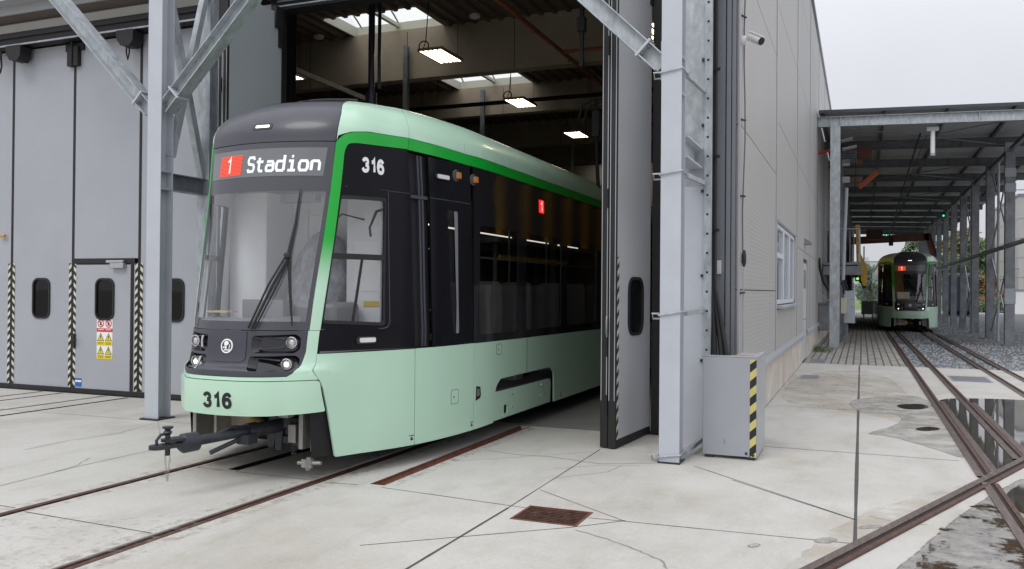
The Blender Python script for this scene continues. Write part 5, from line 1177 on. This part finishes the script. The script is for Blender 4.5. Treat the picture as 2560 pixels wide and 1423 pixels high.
for z in (3.76, 2.78, 1.43, .07):
    mb = MB(); w_ = .012; zz = z+(.0 if z < 3 else .0)
    mb.tube([(-1.80, 8.155, zz-.015), (-1.585, 8.155, zz+.02), (-1.585, 8.40, zz+.02), (-1.80, 8.40, zz), (-1.82, 8.28, zz-.01)], .009, 6, True); mb.tube([(-1.80, 8.20, zz), (-1.87, 8.20, zz), (-1.87, 8.24, zz-.05), (-1.80, 8.24, zz-.05)], .010, 6)
    mb.beam((-1.585, 8.40, zz+.0), (xb-.0, 9.2, zz+.02), rect(.04, .045)); mb.build('strap_clamp', GALV, fr_)
cx0, cx1 = at(1757, 900, 9.2).x, at(1775, 900, 9.2).x
ch = thing('cable_channel', 'tall perforated galvanised cable channel beside the right steel frame', 'cable channel', (cx0, 9.2, 0))
mb = MB(); mb.box(cx0, cx0+.006, 9.2, 9.26, .0, 7.4); mb.box(cx1-.006, cx1, 9.2, 9.26, .0, 7.4); mb.box(cx0+.006, cx1-.006, 9.2, 9.206, .0, 7.4); mb.build('channel_profile', GALV, ch)
mb = MB(); z = .2
while z < 5.5: xx = (cx0+cx1)/2; mb.poly([(xx-.011+.022*a, 9.198, z+.022*b) for a, b in ((0, 0), (1, 0), (1, 1), (0, 1))]); z += .205
mb.build('channel_hole', DARK, ch)
mb = MB()
for z in (.9, 1.8, 2.7, 3.4, 4.1): mb.box(cx0-.03, cx0, 9.2, 9.23, z, z+.03)
mb.build('channel_lug', IRON, ch)
hs = thing('cable_bundle', 'black hoses running down behind the perforated channel into the grey steel box', 'hoses', (-1.5, 9.5, 1)); mb_list = []
for k, (dx, ex) in enumerate(((0, .10), (.035, .17), (.06, .22))):
    mb = MB(); x0 = at(1777, 500, 9.5).x+dx*.7; mb.tube([(x0, 9.5, 7.4), (x0, 9.5, 2.2), (x0+.01, 9.46, 1.7), (x0+ex*.6, 9.35, 1.15), (x0+ex, 9.22, .72)], .026 if k else .036, 10); mb.build('hose', RUB, hs, True)
for z in (1.5, 2.3, 3.1, 4.05): mb = MB(); x0 = at(1777, 500, 9.5).x; mb.box(x0-.02, x0+.10, 9.44, 9.47, z, z+.03); mb.build('hose_clip', RUB, hs)
# grey steel guard box
bx = thing('guard_box', 'open grey steel box with a yellow and black stripe at the hall corner', 'box', (-1.195, 9.0, 0)); x0, x1, y0, y1, t = -1.458, -.935, 8.66, 9.41, .012
mb = MB(); mb.box(x0, x1, y0, y0+t, .03, 1.0); mb.build('front_plate', BOXP, bx, bevel=.004)
mb = MB(); mb.box(x1-t, x1, y0+t+.001, y1, .03, 1.0); mb.box(x0, x0+t, y0+t+.001, y1, .03, .97); mb.box(x0+t, x1-t, y1-t, y1, .03, .97); mb.build('side_plate', SILV, bx, bevel=.003)
mb = MB(); mb.box(x0, x1+.004, y0-.002, y0+.05, 1.001, 1.014); mb.box(x1-.05, x1+.004, y0+.051, y1, 1.001, 1.014); mb.box(x0+.27, x1-.051, y0+.051, y1, .985, 1.0); mb.build('top_flange', BOXP, bx, bevel=.003)
mb = MB(); mb.box(x0+.28, x1-.07, y0+.09, y0+.30, 1.001, 1.006); mb.build('orange_lid_mark', mat('faded_orange', (.50, .20, .07), .6, var=.4, scale=14), bx)
for a, b in ((x0+.02, y0+.01), (x1-.1, y0+.01), (x1-.1, y1-.1)): mb = MB(); mb.box(a, a+.08, b, b+.09, 0, .03); mb.build('box_foot', IRON, bx)
mb = MB(); hazard(mb, (x1-.068, y0-.002, .03), (1, 0, 0), (0, 0, 1), .062, .955, .165, 0, 1, (0, -.0012, 0), 1); mb.build('hazard_tape', [HAZY, HAZB], bx)
mb = MB(); mb.tube([(x1-.10, y0-.006, .065), (x1-.10, y0+.01, .065)], .014, 8); mb.tube([(x1-.035, y0-.006, .05), (x1-.035, y0+.01, .05)], .014, 8); mb.box(x0+.21, x0+.214, y0-.001, y0+.004, .14, .19); mb.build('box_bolt', IRON, bx)
# camera on the hall corner, hanging cable, small box
cc = thing('security_camera', 'white security camera on the hall corner, pointing to the right', 'camera', (-1.26, 9.9, 4.48)); p = Vector((-1.26, 9.92, 4.48))
mb = MB(); mb.tube([p+Vector((0, 0, 0)), p+Vector((.05, 0, 0))], .055, 16); mb.tube([p+Vector((.05, 0, 0)), p+Vector((.09, -.01, .01)), p+Vector((.12, -.02, 0))], .018, 8); mb.build('camera_bracket', WHITE, cc, True)
mb = MB(); a = p+Vector((.085, .0, .045)); b = p+Vector((.215, -.07, -.045)); mb.tube([a, b], .05, 16); mb.beam(a+Vector((0, 0, .052)), b+Vector((.03, -.016, .036)), rect(.09, .012)); mb.build('camera_body', WHITE, cc, True)
mb = MB(); d = (b-a).normalized(); mb.tube([b+d*.001, b+d*.014], .043, 16); mb.build('camera_lens', RUB, cc, True)
hc = thing('hanging_cable', 'thin cable hanging down the hall corner with a plug at its end', 'cable', (-1.22, 9.98, 2.1)); mb = MB()
mb.tube([(-1.235+.012*math.sin(k*1.3), 9.97+.03*math.sin(k*.9), 8-k*.42) for k in range(15)], .008, 6); mb.build('cable', mat('brown_grey_cable', (.15, .14, .13), .6), hc, True)
mb = MB(); mb.tube([(-1.23, 9.98, 2.12), (-1.23, 9.98, 2.06), (-1.23, 9.98, 1.98), (-1.23, 9.98, 1.93)], [.016, .026, .026, .012], 10); mb.build('plug', IRON, hc, True)
mb = MB(); mb.tube([(-1.235, 9.98, 1.92), (-1.235, 9.98, .75)], .008, 6); mb.build('guide_rod', SILV, hc, True)
for z in (4.75, 3.58, 2.72, 1.63): mb = MB(); mb.tube([(-1.27, YF+.06, z), (-1.225, 9.99, z+.01)], .012, 6); mb.build('cable_clip', RUB, hc)
mb = MB(); q = at(1797, 668, YF-.02); mb.box(q.x-.028, q.x+.028, YF-.045, YF-.017, q.z-.075, q.z+.075); mb.box(q.x-.016, q.x+.016, YF-.049, YF-.0455, q.z-.05, q.z+.05); tag(mb.build('call_button', WHITE, bevel=.004), 'small white button box on the grey corner flashing above the steel box', 'button box')
wl = thing('wall_lamp', 'small dark lamp on the hall wall above the side door', 'wall lamp', (-1.26, 21.7, 2.87)); mb = MB(); mb.prism([(-1.26, 21.5, 2.95), (-1.1, 21.5, 2.85), (-1.1, 21.5, 2.80), (-1.26, 21.5, 2.80)], (0, .45, 0)); mb.build('lamp_body', FLASH, wl)
mb = MB()
for _ in range(240):
    x = -1.22+rnd.random()**2*.5; y = 25.6+rnd.uniform(-.5, 1.3); h = rnd.uniform(.04, .2)*(1-(x+1.22)); a = rnd.random()*6.28; dx, dy = math.cos(a)*.03, math.sin(a)*.03
    mb.poly([(x, y, 0), (x+dx*.6, y+dy*.6, 0), (x+dx*2, y+dy*2, h)])
tag(mb.build('weed_tuft', LEAFG), 'tuft of weeds growing between hall plinth and first canopy column', 'weeds')['kind'] = 'stuff'

# ------------------------------------------------------------------ canopy over the tracks
cn = thing('canopy', 'long open steel canopy over the tracks beside the hall wall', 'canopy', (1.7, 27.7, 0))
FY = [27.75+4.62*k for k in range(12)]
def bz(x): return 6.70-.028*(x+1.28)           # underside of the cross beams falls to the right
for k, y in enumerate(FY):
    for x in (-.745, 4.52):
        if k == 0 and x > 0: pass
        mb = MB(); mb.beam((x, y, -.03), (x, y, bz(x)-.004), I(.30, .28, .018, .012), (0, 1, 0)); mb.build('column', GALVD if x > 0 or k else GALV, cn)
        mb = MB(); mb.box(x-.2, x+.2, y-.2, y+.2, -.03, .004); mb.build('base_plate', GALVD, cn)
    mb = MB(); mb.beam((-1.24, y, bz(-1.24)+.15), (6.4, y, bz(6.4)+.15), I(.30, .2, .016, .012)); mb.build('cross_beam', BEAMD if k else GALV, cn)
    for x in (-.89, -.60, 3.1):
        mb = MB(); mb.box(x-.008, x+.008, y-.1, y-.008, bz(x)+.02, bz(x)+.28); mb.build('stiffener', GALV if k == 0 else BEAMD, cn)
for x in (-1.1, .6, 2.3, 4.0, 5.9):
    z = bz(x)+.305; mb = MB(); mb.beam((x, FY[0]-.12, z+.05), (x, FY[-1]+.6, z+.05), I(.10, .08, .01, .008)); mb.build('purlin', BEAMD, cn)
mb = MB(); a, b = -1.22, 6.6
za, zb = bz(a)+.41, bz(b)+.41
mb.prism([(a, FY[0]-.15, za), (b, FY[0]-.15, zb), (b, FY[0]-.15, zb+.06), (a, FY[0]-.15, za+.06)], (0, FY[-1]-FY[0]+1.4, 0)); mb.build('roof_sheet', ROOFC, cn)
mb = MB(); mb.prism([(a, FY[0]-.18, za-.01), (b, FY[0]-.18, zb-.01), (b, FY[0]-.18, zb+.08), (a, FY[0]-.18, za+.08)], (0, .028, 0)); mb.build('roof_trim', mat('dark_roof_trim', (.05, .052, .07), .5), cn)
mb = MB(); mb.beam((4.52, FY[0], bz(4.5)-.14), (4.52, FY[-1], bz(4.5)-.14), I(.14, .12)); mb.build('edge_beam', GALVD, cn)
mb = MB(); mb.tube([(4.33, FY[0]-6, 3.2), (4.33, FY[-1], 3.2)], .075, 10); mb.build('handrail_pipe', GALVD, cn, True)
for k in (1, 3):
    for (ya, za_), (yb, zb_) in ((((FY[k]+.2), 6.2), (FY[k+1]-.2, 3.35)), ((FY[k]+.2, 3.35), (FY[k+1]-.2, 6.2)), ((FY[k]+.2, .3), (FY[k+1]-.2, 3.0)), ((FY[k]+.2, 3.0), (FY[k+1]-.2, .3))):
        mb = MB(); mb.tube([(4.56, ya, za_), (4.56, yb, zb_)], .03, 6); mb.build('cross_rod', GALV, cn, True)
for k in (0, 2, 4):
    for s in (1, -1):
        mb = MB(); mb.tube([(-.7 if s > 0 else 4.4, FY[k]+.1, bz(0)+.02), (4.4 if s > 0 else -.7, FY[k+1]-.1, bz(4)+.02)], .018, 5); mb.build('roof_rod', GALVD, cn, True)
for za_, zb_ in ((6.36, 6.64), (5.51, 5.80), (5.01, 5.30), (1.34, 1.84)):
    mb = MB(); mb.box(4.36, 4.68, FY[1]-.175, FY[1]-.155, za_, zb_)
    cp_ = mb.build('cover_plate', PALEBOX, cn); mb = MB()
    for x in (4.40, 4.64):
        for z in (za_+.05, zb_-.05): mb.tube([(x, FY[1]-.19, z), (x, FY[1]-.174, z)], .014, 6)
    mb.build('plate_bolt', STEEL, cp_)
mb = MB()
for z in (6.2, 5.1, 4.35, 2.45, 1.75, 1.6, 1.45):
    for x in (-.79, -.72, -.66): mb.tube([(x, FY[0]-.162, z), (x, FY[0]-.145, z)], .014, 6)
mb.build('column_bolt', STEEL, cn)
mb = MB(); mb.beam(at(2120, 603, 63.3), at(2322, 592, 63.3), I(.5, .3)); a = at(2322, 592, 63.3); mb.beam(a+Vector((-.1, 0, .2)), a+Vector((.35, 0, -1.4)), I(.4, .3)); mb.build('portal_beam', mat('rust_brown_beam', (.16, .06, .035), .6, var=.3, scale=2), cn)
# fittings under the canopy
def px(u, v, Y): return at(u, v, Y)
p = px(2332, 318, FY[0]+.2); q = px(2332, 388, FY[0]+.2)
r = thing('strip_light', 'white tubular fitting hanging vertically from the front beam of the canopy', 'light fitting', (p.x, p.y, q.z))
mb = MB(); mb.box(p.x-.16, p.x+.16, p.y-.05, p.y+.05, p.z-.12, p.z); mb.build('mount_plate', SILV, r); mb = MB(); mb.tube([(p.x, p.y, p.z-.12), (p.x, p.y, q.z+.06)], .065, 12); mb.build('tube_body', WHITE, r, True); mb = MB(); mb.tube([(p.x, p.y, q.z+.058), (p.x, p.y, q.z-.02)], .072, 12); mb.build('tube_cap', SILV, r, True)
a, b = px(2148, 470, 33), px(2193, 432, 33); mb = MB(); mb.beam(a, b, rect(.12, .26), (0, 1, 0)); mb.beam(a+Vector((0, -.08, .1)), b+Vector((0, -.08, .1)), rect(.04, .05), (0, 1, 0)); tag(mb.build('orange_arm', ORANGE), 'orange swing arm jutting out under the canopy roof', 'arm')
mb = MB(); a, b = px(2046, 384, 28.2), px(2076, 376, 28.2); mb.tube([a, b], .045, 8); tag(mb.build('red_bar', RED, smooth=True), 'short red bar between hall wall and the first canopy column', 'bar')
r = thing('catenary_unit', 'stack of pale ribbed insulator plates on brown arms near the first canopy column', 'insulator', (-.4, 30, 5)); mb = MB()
for k in range(8): a = px(2108, 380+4.0*k, 30.5); mb.box(a.x, a.x+.42, 30.4, 30.9, a.z-.012, a.z+.012)
mb.build('insulator_rib', GALVD, r); mb = MB(); a, b = px(2106, 374, 30.3), px(2142, 366, 30.3); mb.beam(a, b, rect(.5, .03)); a, b = px(2104, 354, 30.3), px(2132, 347, 30.3); mb.beam(a, b, rect(.5, .03)); mb.build('insulator_plate', WHITE, r)
mb = MB()
for v in (405, 412, 447, 454): a = px(2106, v, 30.5); mb.box(a.x, a.x+.23, 30.4, 30.6, a.z-.05, a.z+.05)
mb.build('bracket_block', SILV, r)
mb = MB()
BRI = mat('brown_insulator', (.13, .045, .03), .5)
for v in (407, 450): mb = MB(); a = px(2124, v, 30.6); mb.box(a.x, a.x+.4, 30.55, 30.7, a.z-.09, a.z+.09); mb.build('brown_arm', BRI, r)
mb = MB(); a = px(2140, 372, 31); mb.box(a.x, a.x+.5, 31, 31.6, a.z-.3, a.z+.06); mb.build('brown_housing', BRI, r)
mb = MB(); a = px(2138, 395, 30.2); mb.tube([a, a+Vector((.02, 0, -.35)), a+Vector((-.01, 0, -.8)), a+Vector((.02, 0, -1.1))], .012, 5); mb.build('hanging_wire', RUB, r, True)
cb = thing('control_cabinet', 'grey blue control cabinet with a cream box beside the first canopy column', 'cabinet', (-.3, 30, 0)); Y = 30.0
a, b = px(2109, 808, Y), px(2138, 727, Y); mb = MB(); mb.box(a.x, b.x, Y, Y+.35, a.z, b.z); mb.build('cabinet_body', PALEBOX, cb, bevel=.012)
mb = MB(); mb.box(a.x+.05, a.x+.09, Y+.1, Y+.14, 0, a.z); mb.box(b.x-.25, b.x-.21, Y+.1, Y+.14, 0, a.z); mb.build('cabinet_leg', GALVD, cb)
mb = MB(); mb.box(b.x-.1, b.x-.08, Y-.02, Y, b.z-.3, b.z-.26); mb.box(b.x-.1, b.x-.08, Y-.02, Y, b.z-.55, b.z-.51); mb.build('cabinet_lock', IRON, cb)
a, b = px(2102, 784, Y-.35), px(2116, 745, Y-.35); mb = MB(); mb.box(a.x, b.x, Y-.35, Y-.1, a.z, b.z); mb.build('cream_box', CREAM, cb, bevel=.01)
mb = MB(); mb.tube([px(2104, 705, Y), px(2108, 716, Y), px(2110, 735, Y)], .03, 8); mb.tube([px(2112, 702, Y), px(2118, 716, Y), px(2120, 728, Y)], .02, 8); mb.build('cabinet_cable', RUB, cb, True)
r = thing('service_gangway', 'raised steel gangway with railings along the hall wall under the canopy', 'gangway', (-.7, 40, 2.6)); mb = MB()
for y0 in (31.5,): mb.box(-1.22, -.02, y0, 58, 2.62, 2.70); mb.beam((-1.22, y0, 2.42), (-.05, y0, 2.42), rect(.1, .3)); mb.beam((-.05, y0, 2.45), (-.05, 58, 2.45), rect(.12, .34))
mb.build('gangway_deck', GALVD, r); mb = MB()
for y in [31.6+2.2*k for k in range(12)]: mb.beam((-.06, y, 2.7), (-.06, y, 3.85), rect(.05, .05))
for z in (3.3, 3.85): mb.tube([(-.06, 31.6, z), (-.06, 57, z)], .025, 6)
mb.tube([(-.06, 31.6, 3.85), (-1.2, 31.6, 3.85)], .025, 6); mb.build('railing', GALV, r)
mb = MB()
for k in range(8): mb.tube([(-1.15+.13*k, 31.8, 2.7), (-1.15+.13*k, 31.8, 3.8)], .012, 5)
mb.build('railing_bar', GALV, r)
mb = MB(); mb.prism([(-.22, 36.5, 4.35), (-.06, 36.5, 4.35), (-.02, 36.5, 3.2), (.20, 36.5, 2.7), (.20, 36.5, 1.95), (.06, 36.5, 1.95), (-.18, 36.5, 2.8)], (0, 20, 0)); mb.build('yellow_edge', YEL, r)
mb = MB(); mb.tube([px(2108, 700, 29.2), px(2111, 600, 29.2), px(2117, 470, 29.2)], .05, 10); tag(mb.build('cable_conduit', PALEBOX, smooth=True), 'pale conduit climbing right behind the first canopy column', 'conduit')
mb = MB(); w = [(-1.24, 28.6, 2.75), (-1.2, 28.6, 2.4), (-1.1, 28.6, 2.0), (-.95, 28.6, 1.75), (-.7, 28.9, 1.66)]; mb.tube(w, .045, 8); tag(mb.build('drooping_cable', RUB, smooth=True), 'thick black cable drooping from hall wall to the first canopy column', 'cable')
mb = MB(); w = [(-1.24, 28.5, 2.1), (-1.2, 28.5, 1.7), (-1.05, 28.5, 1.45), (-.8, 28.6, 1.38)]; mb.tube(w, .016, 6); tag(mb.build('thin_cable', SILV, smooth=True), 'thin pale cable drooping below the thick black one on the hall wall', 'cable')
wb = thing('wall_cabinet', 'dark grey wall cabinet behind the first canopy column', 'cabinet', (-1.2, 29, .7)); mb = MB(); mb.box(-1.25, -.95, 29.0, 30.6, .45, 1.3); mb.build('cabinet_body', GALVD, wb, bevel=.01); mb = MB(); mb.box(-1.25, -.93, 28.95, 30.65, 1.3, 1.34); mb.build('cabinet_roof', GALVD, wb)
def signal(x, y, z, lab, col):
    r = thing('signal_lamp', lab, 'signal lamp', (x, y, z), 'small green signal lamps under the canopy'); mb = MB(); mb.box(x-.09, x+.09, y, y+.15, z-.1, z+.14); mb.build('lamp_body', RUB, r); mb = MB(); mb.lathe((x, y, z), (0, -1, 0), [(0, .05), (.03, .045), (.05, .02), (.051, .002)], 12); mb.build('lamp_lens', col, r, True)
GRL = emis('signal_green', (.05, 1, .35), 1.4); GRL2 = emis('signal_lime', (.25, 1, .1), 1.4)
p = px(2216, 588, 62); signal(p.x, 62, p.z, 'small lit green signal lamp at the far mouth of the canopy', GRL)
p = px(2144, 697, 36.4); signal(p.x, 36.3, p.z, 'small lit lime green lamp below the yellow gangway edge', GRL2)
p = px(2357, 541, 48); signal(p.x, 47.6, p.z, 'small lit green lamp high on a right hand canopy column', GRL)
hk = thing('crane_hoist', 'dark hoist with hook hanging at the far end of the canopy', 'hoist', (2, 60, 5)); mb = MB(); a = px(2228, 595, 60); mb.box(a.x-.14, a.x+.12, 59.9, 60.1, a.z-.5, a.z+.15); mb.build('hoist_body', RUB, hk)
mb = MB(); a = px(2223, 598, 60); mb.tube([a+Vector((0, 0, .3)), a, a+Vector((.02, 0, -.15)), a+Vector((-.06, 0, -.22)), a+Vector((-.1, 0, -.14))], .03, 6); mb.build('hook', IRON, hk)
mb = MB(); a = px(2186, 590, 61); mb.box(a.x-.5, a.x+.5, 60.8, 61.2, a.z-.25, a.z+.4); mb.build('trolley', mat('brown_trolley', (.10, .04, .03), .6), hk)
mb = MB(); mb.tube([(1.65, 29, 6.55), (1.65, 34, 6.4), (1.7, 44, 6.25), (1.72, 62, 5.5)], .03, 6); mb.build('hoist_cable', RUB, hk, True)
wireb = MB(); wireb.tube([(1.75, 28, 6.3), (1.75, 62, 6.0)], .012, 5); tag(wireb.build('contact_wire', RUB, smooth=True), 'overhead contact wire running under the canopy above the track', 'wire')

# ------------------------------------------------------------------ background
def tree(name, label, x, y, h, rad, m, n, seed, base=.35, shape=1.0):
    rg = random.Random(seed); r = thing(name, label, 'tree', (x, y, 0), 'trees beyond the canopy')
    mb = MB(); tr = h*.022+.05; mb.tube([(x, y, 0), (x+.1, y, h*.3), (x-.05, y, h*.6), (x, y, h*.9)], [tr*1.5, tr, tr*.6, tr*.15], 8)
    limbs = []
    for k in range(11):
        a = rg.random()*6.28; z0 = h*rg.uniform(base*.8, .75); l = rad*rg.uniform(.5, .9); e = Vector((x+l*math.cos(a), y+l*math.sin(a), z0+l*rg.uniform(.3, .9))); limbs.append(e); mb.tube([(x, y, z0), (Vector((x, y, z0))+e)/2+Vector((0, 0, .1*l)), e], [tr*.45, tr*.3, tr*.08], 6)
    mb.build('trunk', BARK, r, True); mb = MB(); cl = []
    for k in range(60):
        a = rg.random()*6.28; t = rg.random(); z = h*(base+(1-base)*t); w = rad*(math.sin(math.pi*min(1, .18+.82*t))**.7)*shape; d = w*math.sqrt(rg.random()); cl.append((x+d*math.cos(a), y+d*math.sin(a), z*rg.uniform(.94, 1.02), rad*rg.uniform(.16, .36)))
    for _ in range(int(n*1.6)):
        c = rg.choice(cl); v = Vector((rg.gauss(0, 1), rg.gauss(0, 1), rg.gauss(0, .8))).normalized()*c[3]*rg.uniform(.5, 1.05); p = Vector(c[:3])+v; s = rad*rg.uniform(.03, .065)
        u = Vector((rg.gauss(0, 1), rg.gauss(0, 1), rg.gauss(0, 1))).normalized(); w = u.orthogonal().normalized()*s; u = u*s*1.5; mb.poly([p-u, p+w*.7, p+u, p-w*.7])
    mb.build('crown', m, r)
for k, (u, v, Y, h, rad, m, n, lab) in enumerate(((2176, 770, 105, 4.6, 1.5, LEAFP, 2200, 'blue green conifer seen between yellow gangway edge and the distant tram'), (2164, 770, 118, 5.2, 1.9, LEAFG, 1800, 'bushy green tree in front of the pale apartment block'), (2290, 770, 120, 8.6, 2.6, LEAFG, 1500, 'tree whose crown shows above the roof of the distant tram'),
        (2418, 770, 125, 9.6, 4, LEAFY, 2600, 'yellowing tree behind the middle canopy columns'), (2446, 770, 112, 7.6, 3.4, LEAFG, 2600, 'green tree behind the right hand canopy columns'), (2502, 770, 120, 8.2, 3.6, LEAFY, 2800, 'tall yellowing autumn tree left of the grey building'), (2530, 770, 105, 6.4, 2.6, LEAFY, 2200, 'autumn tree right beside the grey building wall'),
        (2380, 770, 135, 9.6, 4.4, LEAFG, 2200, 'dark green tree farthest behind the canopy columns'), (2476, 770, 96, 3.6, 1.5, LEAFO, 1200, 'small orange red autumn tree on the lawn'))):
    p = at(u, v, Y); tree('leafy_tree', lab, p.x, Y, h, rad, m, n, 100+k, .12 if k in (0, 8) else .22)
for k, (u, Y, h) in enumerate(((2440, 92, 1.2), (2462, 90, 1.0), (2490, 90, 1.5))):
    p = at(u, 770, Y); rg = random.Random(k); mb = MB()
    for _ in range(700):
        q = Vector((p.x+rg.gauss(0, .9), Y+rg.gauss(0, .5), abs(rg.gauss(0, .45))*h)); a = Vector((rg.gauss(0, 1), rg.gauss(0, 1), rg.gauss(0, 1))).normalized(); b = a.orthogonal()*.08; mb.poly([q-a*.1, q+b, q+a*.1, q-b])
    tag(mb.build('bush', LEAFG), ('low green bush behind the columns, leftmost of three on the lawn', 'low green bush, middle of three on the lawn', 'low green bush below the small orange tree')[k], 'bush', 'bushes on the lawn')
ab = thing('apartment_block', 'pale grey apartment block far behind the distant tram', 'building', (2, 220, 0)); y = 220; a, b = at(2150, 655, y), at(2222, 655, y)
mb = MB(); mb.box(a.x-3, b.x+6, y, y+14, 0, a.z); mb.build('wall', BLOCKW, ab); c_, d_ = at(2152, 643, y), at(2172, 643, y); mb = MB(); mb.box(c_.x, d_.x, y+.5, y+8, a.z, c_.z); mb.build('roof_tower', BLOCKW, ab)
mb = MB(); mb.box(a.x-3.1, b.x+6.1, y-.1, y+14.1, a.z, a.z+.15); mb.build('roof_edge', FLASH, ab)
for k in range(4):
    z = a.z-1.5-2.6*k
    for i in range(6):
        x = a.x+.3+i*1.25
        if i in (4,): continue
        mb = MB(); mb.box(x, x+.55, y-.03, y, z-.1, z+.85); mb.build('window', BLOCKG, ab)
    mb = MB(); x = a.x+5.0; mb.box(x, x+1.9, y-1.0, y, z-.6, z+.2); mb.build('balcony', mat('balcony_grey', (.33, .36, .40), .7), ab)
hs = thing('small_house', 'small house with grey roof below the apartment block', 'house', (2, 130, 0)); y = 130; a, b = at(2178, 700, y), at(2206, 700, y); mb = MB(); mb.box(a.x, b.x+1, y, y+8, 0, 3.4); mb.build('wall', BLOCKW, hs)
mb = MB(); mb.prism([(a.x-.3, y-.3, 3.4), (b.x+1.3, y-.3, 3.4), ((a.x+b.x)/2+.5, y-.3, 4.9)], (0, 8.6, 0)); mb.build('roof', FLASH, hs); mb = MB(); mb.box(a.x+.5, a.x+1.2, y-.04, y, 1.2, 2.4); mb.build('window', BLOCKG, hs)
gb = thing('grey_building', 'tall grey panelled building at the right picture edge', 'building', (14, 90, 0)); y = 90; a = at(2547, 490, y); mb = MB(); mb.box(a.x, a.x+26, y, y+20, 1.6, a.z); mb.build('wall', CLAD, gb); mb = MB(); mb.box(a.x-.05, a.x+26, y-.05, y+20, 0, 1.6); mb.build('base_wall', mat('brown_base', (.20, .18, .15), .8), gb)
mb = MB(); mb.box(a.x-.1, a.x+26.1, y-.1, y+20.1, a.z, a.z+.2); mb.build('roof_edge', FLASH, gb); mb = MB()
for z in (3.2, 5, 6.8, 8.6): mb.box(a.x-.02, a.x+26, y-.02, y+19, z, z+.04)
mb.build('panel_joint', FLASH, gb); mb = MB(); mb.tube([(a.x-.6, y-.5, 4), (a.x-.6, y-.5, a.z+.5)], .05, 6); mb.tube([(a.x-.6, y-.5, 4), (a.x, y-.2, 4)], .05, 6); mb.tube([(a.x-.8, y-.5, a.z+.5), (a.x+2, y-.5, a.z+.5)], .05, 6); mb.build('pipe', FLASH, gb)
for k in range(3): mb = MB(); x = a.x+1+k*1.4; mb.box(x, x+.9, y-.12, y-.06, .6, 1.5); mb.build('window', BLOCKG, gb)
q = at(2545, 745, 84); kb = thing('white_kiosk', 'small white kiosk in front of the grey building', 'kiosk', (q.x, 84, 0)); mb = MB(); mb.box(q.x-.4, q.x+.5, 84, 85, 0, 2.0); mb.build('wall', WHITE, kb); mb = MB(); mb.box(q.x-.5, q.x+.6, 83.9, 85.1, 2.0, 2.1); mb.build('roof', FLASH, kb)
cr = thing('tower_crane', 'red tower crane beyond the yard, its jib at the right picture edge', 'crane', (46, 200, 0)); a = at(2537, 398, 200)
mb = MB()
for dz, dy in ((0, -.6), (0, .6), (1.3, 0)): mb.tube([(a.x, 200+dy, a.z+dz*.9-.4), (a.x+45, 200+dy, a.z+dz-.4)], .16, 5)
for k in range(30): x = a.x+1.5*k; mb.tube([(x, 199.4, a.z-.4), (x+.75, 200, a.z+.9), (x+1.5, 199.4, a.z-.4)], .08, 4); mb.tube([(x, 200.6, a.z-.4), (x+.75, 200, a.z+.9)], .08, 4)
mb.build('jib', RED, cr); mb = MB(); mb.box(45.3, 46.7, 199.3, 200.7, 0, a.z-.5); mb.build('mast', RED, cr); mb = MB(); mb.box(44.8, 47.2, 198.4, 199.3, a.z-2.4, a.z-.4); mb.build('crane_cab', WHITE, cr); mb = MB(); mb.box(a.x+1.2, a.x+2.4, 199.7, 200.3, a.z-1.2, a.z-.4); mb.build('trolley', FLASH, cr)
pv = thing('parked_railcar', 'dark blue railcar with pale windows parked behind the right hand canopy columns', 'railcar', (8, 72, 0)); y = 72; a, b = at(2362, 785, y), at(2441, 785, y); NAVY = mat('navy_paint', (.03, .04, .075), .35)
zt = at(2400, 690, y).z; mb = MB(); mb.box(a.x, b.x, y, y+2.5, .35, zt); mb.build('body', NAVY, pv, bevel=.06); mb = MB(); mb.box(a.x+.1, b.x-.1, y+.2, y+2.3, .05, .35); mb.build('underframe', DARK, pv); mb = MB(); mb.box(a.x+.1, b.x-.1, y+.3, y+2.2, zt, zt+.2); mb.build('roof', FLASH, pv, bevel=.04)
n = 5; w = (b.x-a.x)/n
for k in range(n): mb = MB(); mb.box(a.x+k*w+.18, a.x+(k+1)*w-.18, y-.02, y+.01, 1.35, zt-.45); mb.build('window', mat('pale_window', (.42, .44, .47), .15), pv)
q = at(2153, 795, 62); q2 = at(2188, 795, 62); wbx = thing('white_barrier', 'white slatted barrier standing left of the distant tram', 'barrier', (q.x, 62, 0)); mb = MB(); mb.box(q.x, q2.x, 62, 62.3, .25, 1.15); mb.build('barrier_frame', WHITE, wbx, bevel=.02); mb = MB()
for k in range(2): mb.box(q.x+.1, q2.x-.1, 61.98, 62.0, .45+.32*k, .65+.32*k)
mb.build('barrier_slat', GREYIN, wbx); mb = MB(); mb.box(q.x+.1, q.x+.2, 62.05, 62.25, 0, .25); mb.box(q2.x-.2, q2.x-.1, 62.05, 62.25, 0, .25); mb.build('barrier_foot', WHITE, wbx)
q = at(2159, 800, 66); mb = MB(); mb.tube([(q.x, 66, 0), (q.x, 66, 5.0)], .05, 8); tag(mb.build('lamp_mast', SILV, smooth=True), 'thin pale mast in front of the trees by the yellow gangway edge', 'mast')
mb = MB()
for k, y in enumerate((30.5, 34.8, 44.0)): mb.tube([(5.25+.0*k, y, 0), (5.25, y, 7)], .06, 8)
r = thing('drain_pipe', 'thin pale downpipe behind the right hand canopy columns', 'pipe', (5.2, 36.9, 0)); mb = MB(); p = at(2495, 800, 34.5); mb.tube([(p.x, 34.5, 0), (p.x, 34.5, 6.3)], .045, 8); mb.build('pipe', PALEBOX, r, True)
mb = MB(); p = at(2427, 800, 43.5); mb.tube([(p.x, 43.5, 0), (p.x, 43.5, 6.2)], .05, 8); tag(mb.build('down_pipe', PALEBOX, smooth=True), 'second pale downpipe, between the third and fourth right hand columns', 'pipe')
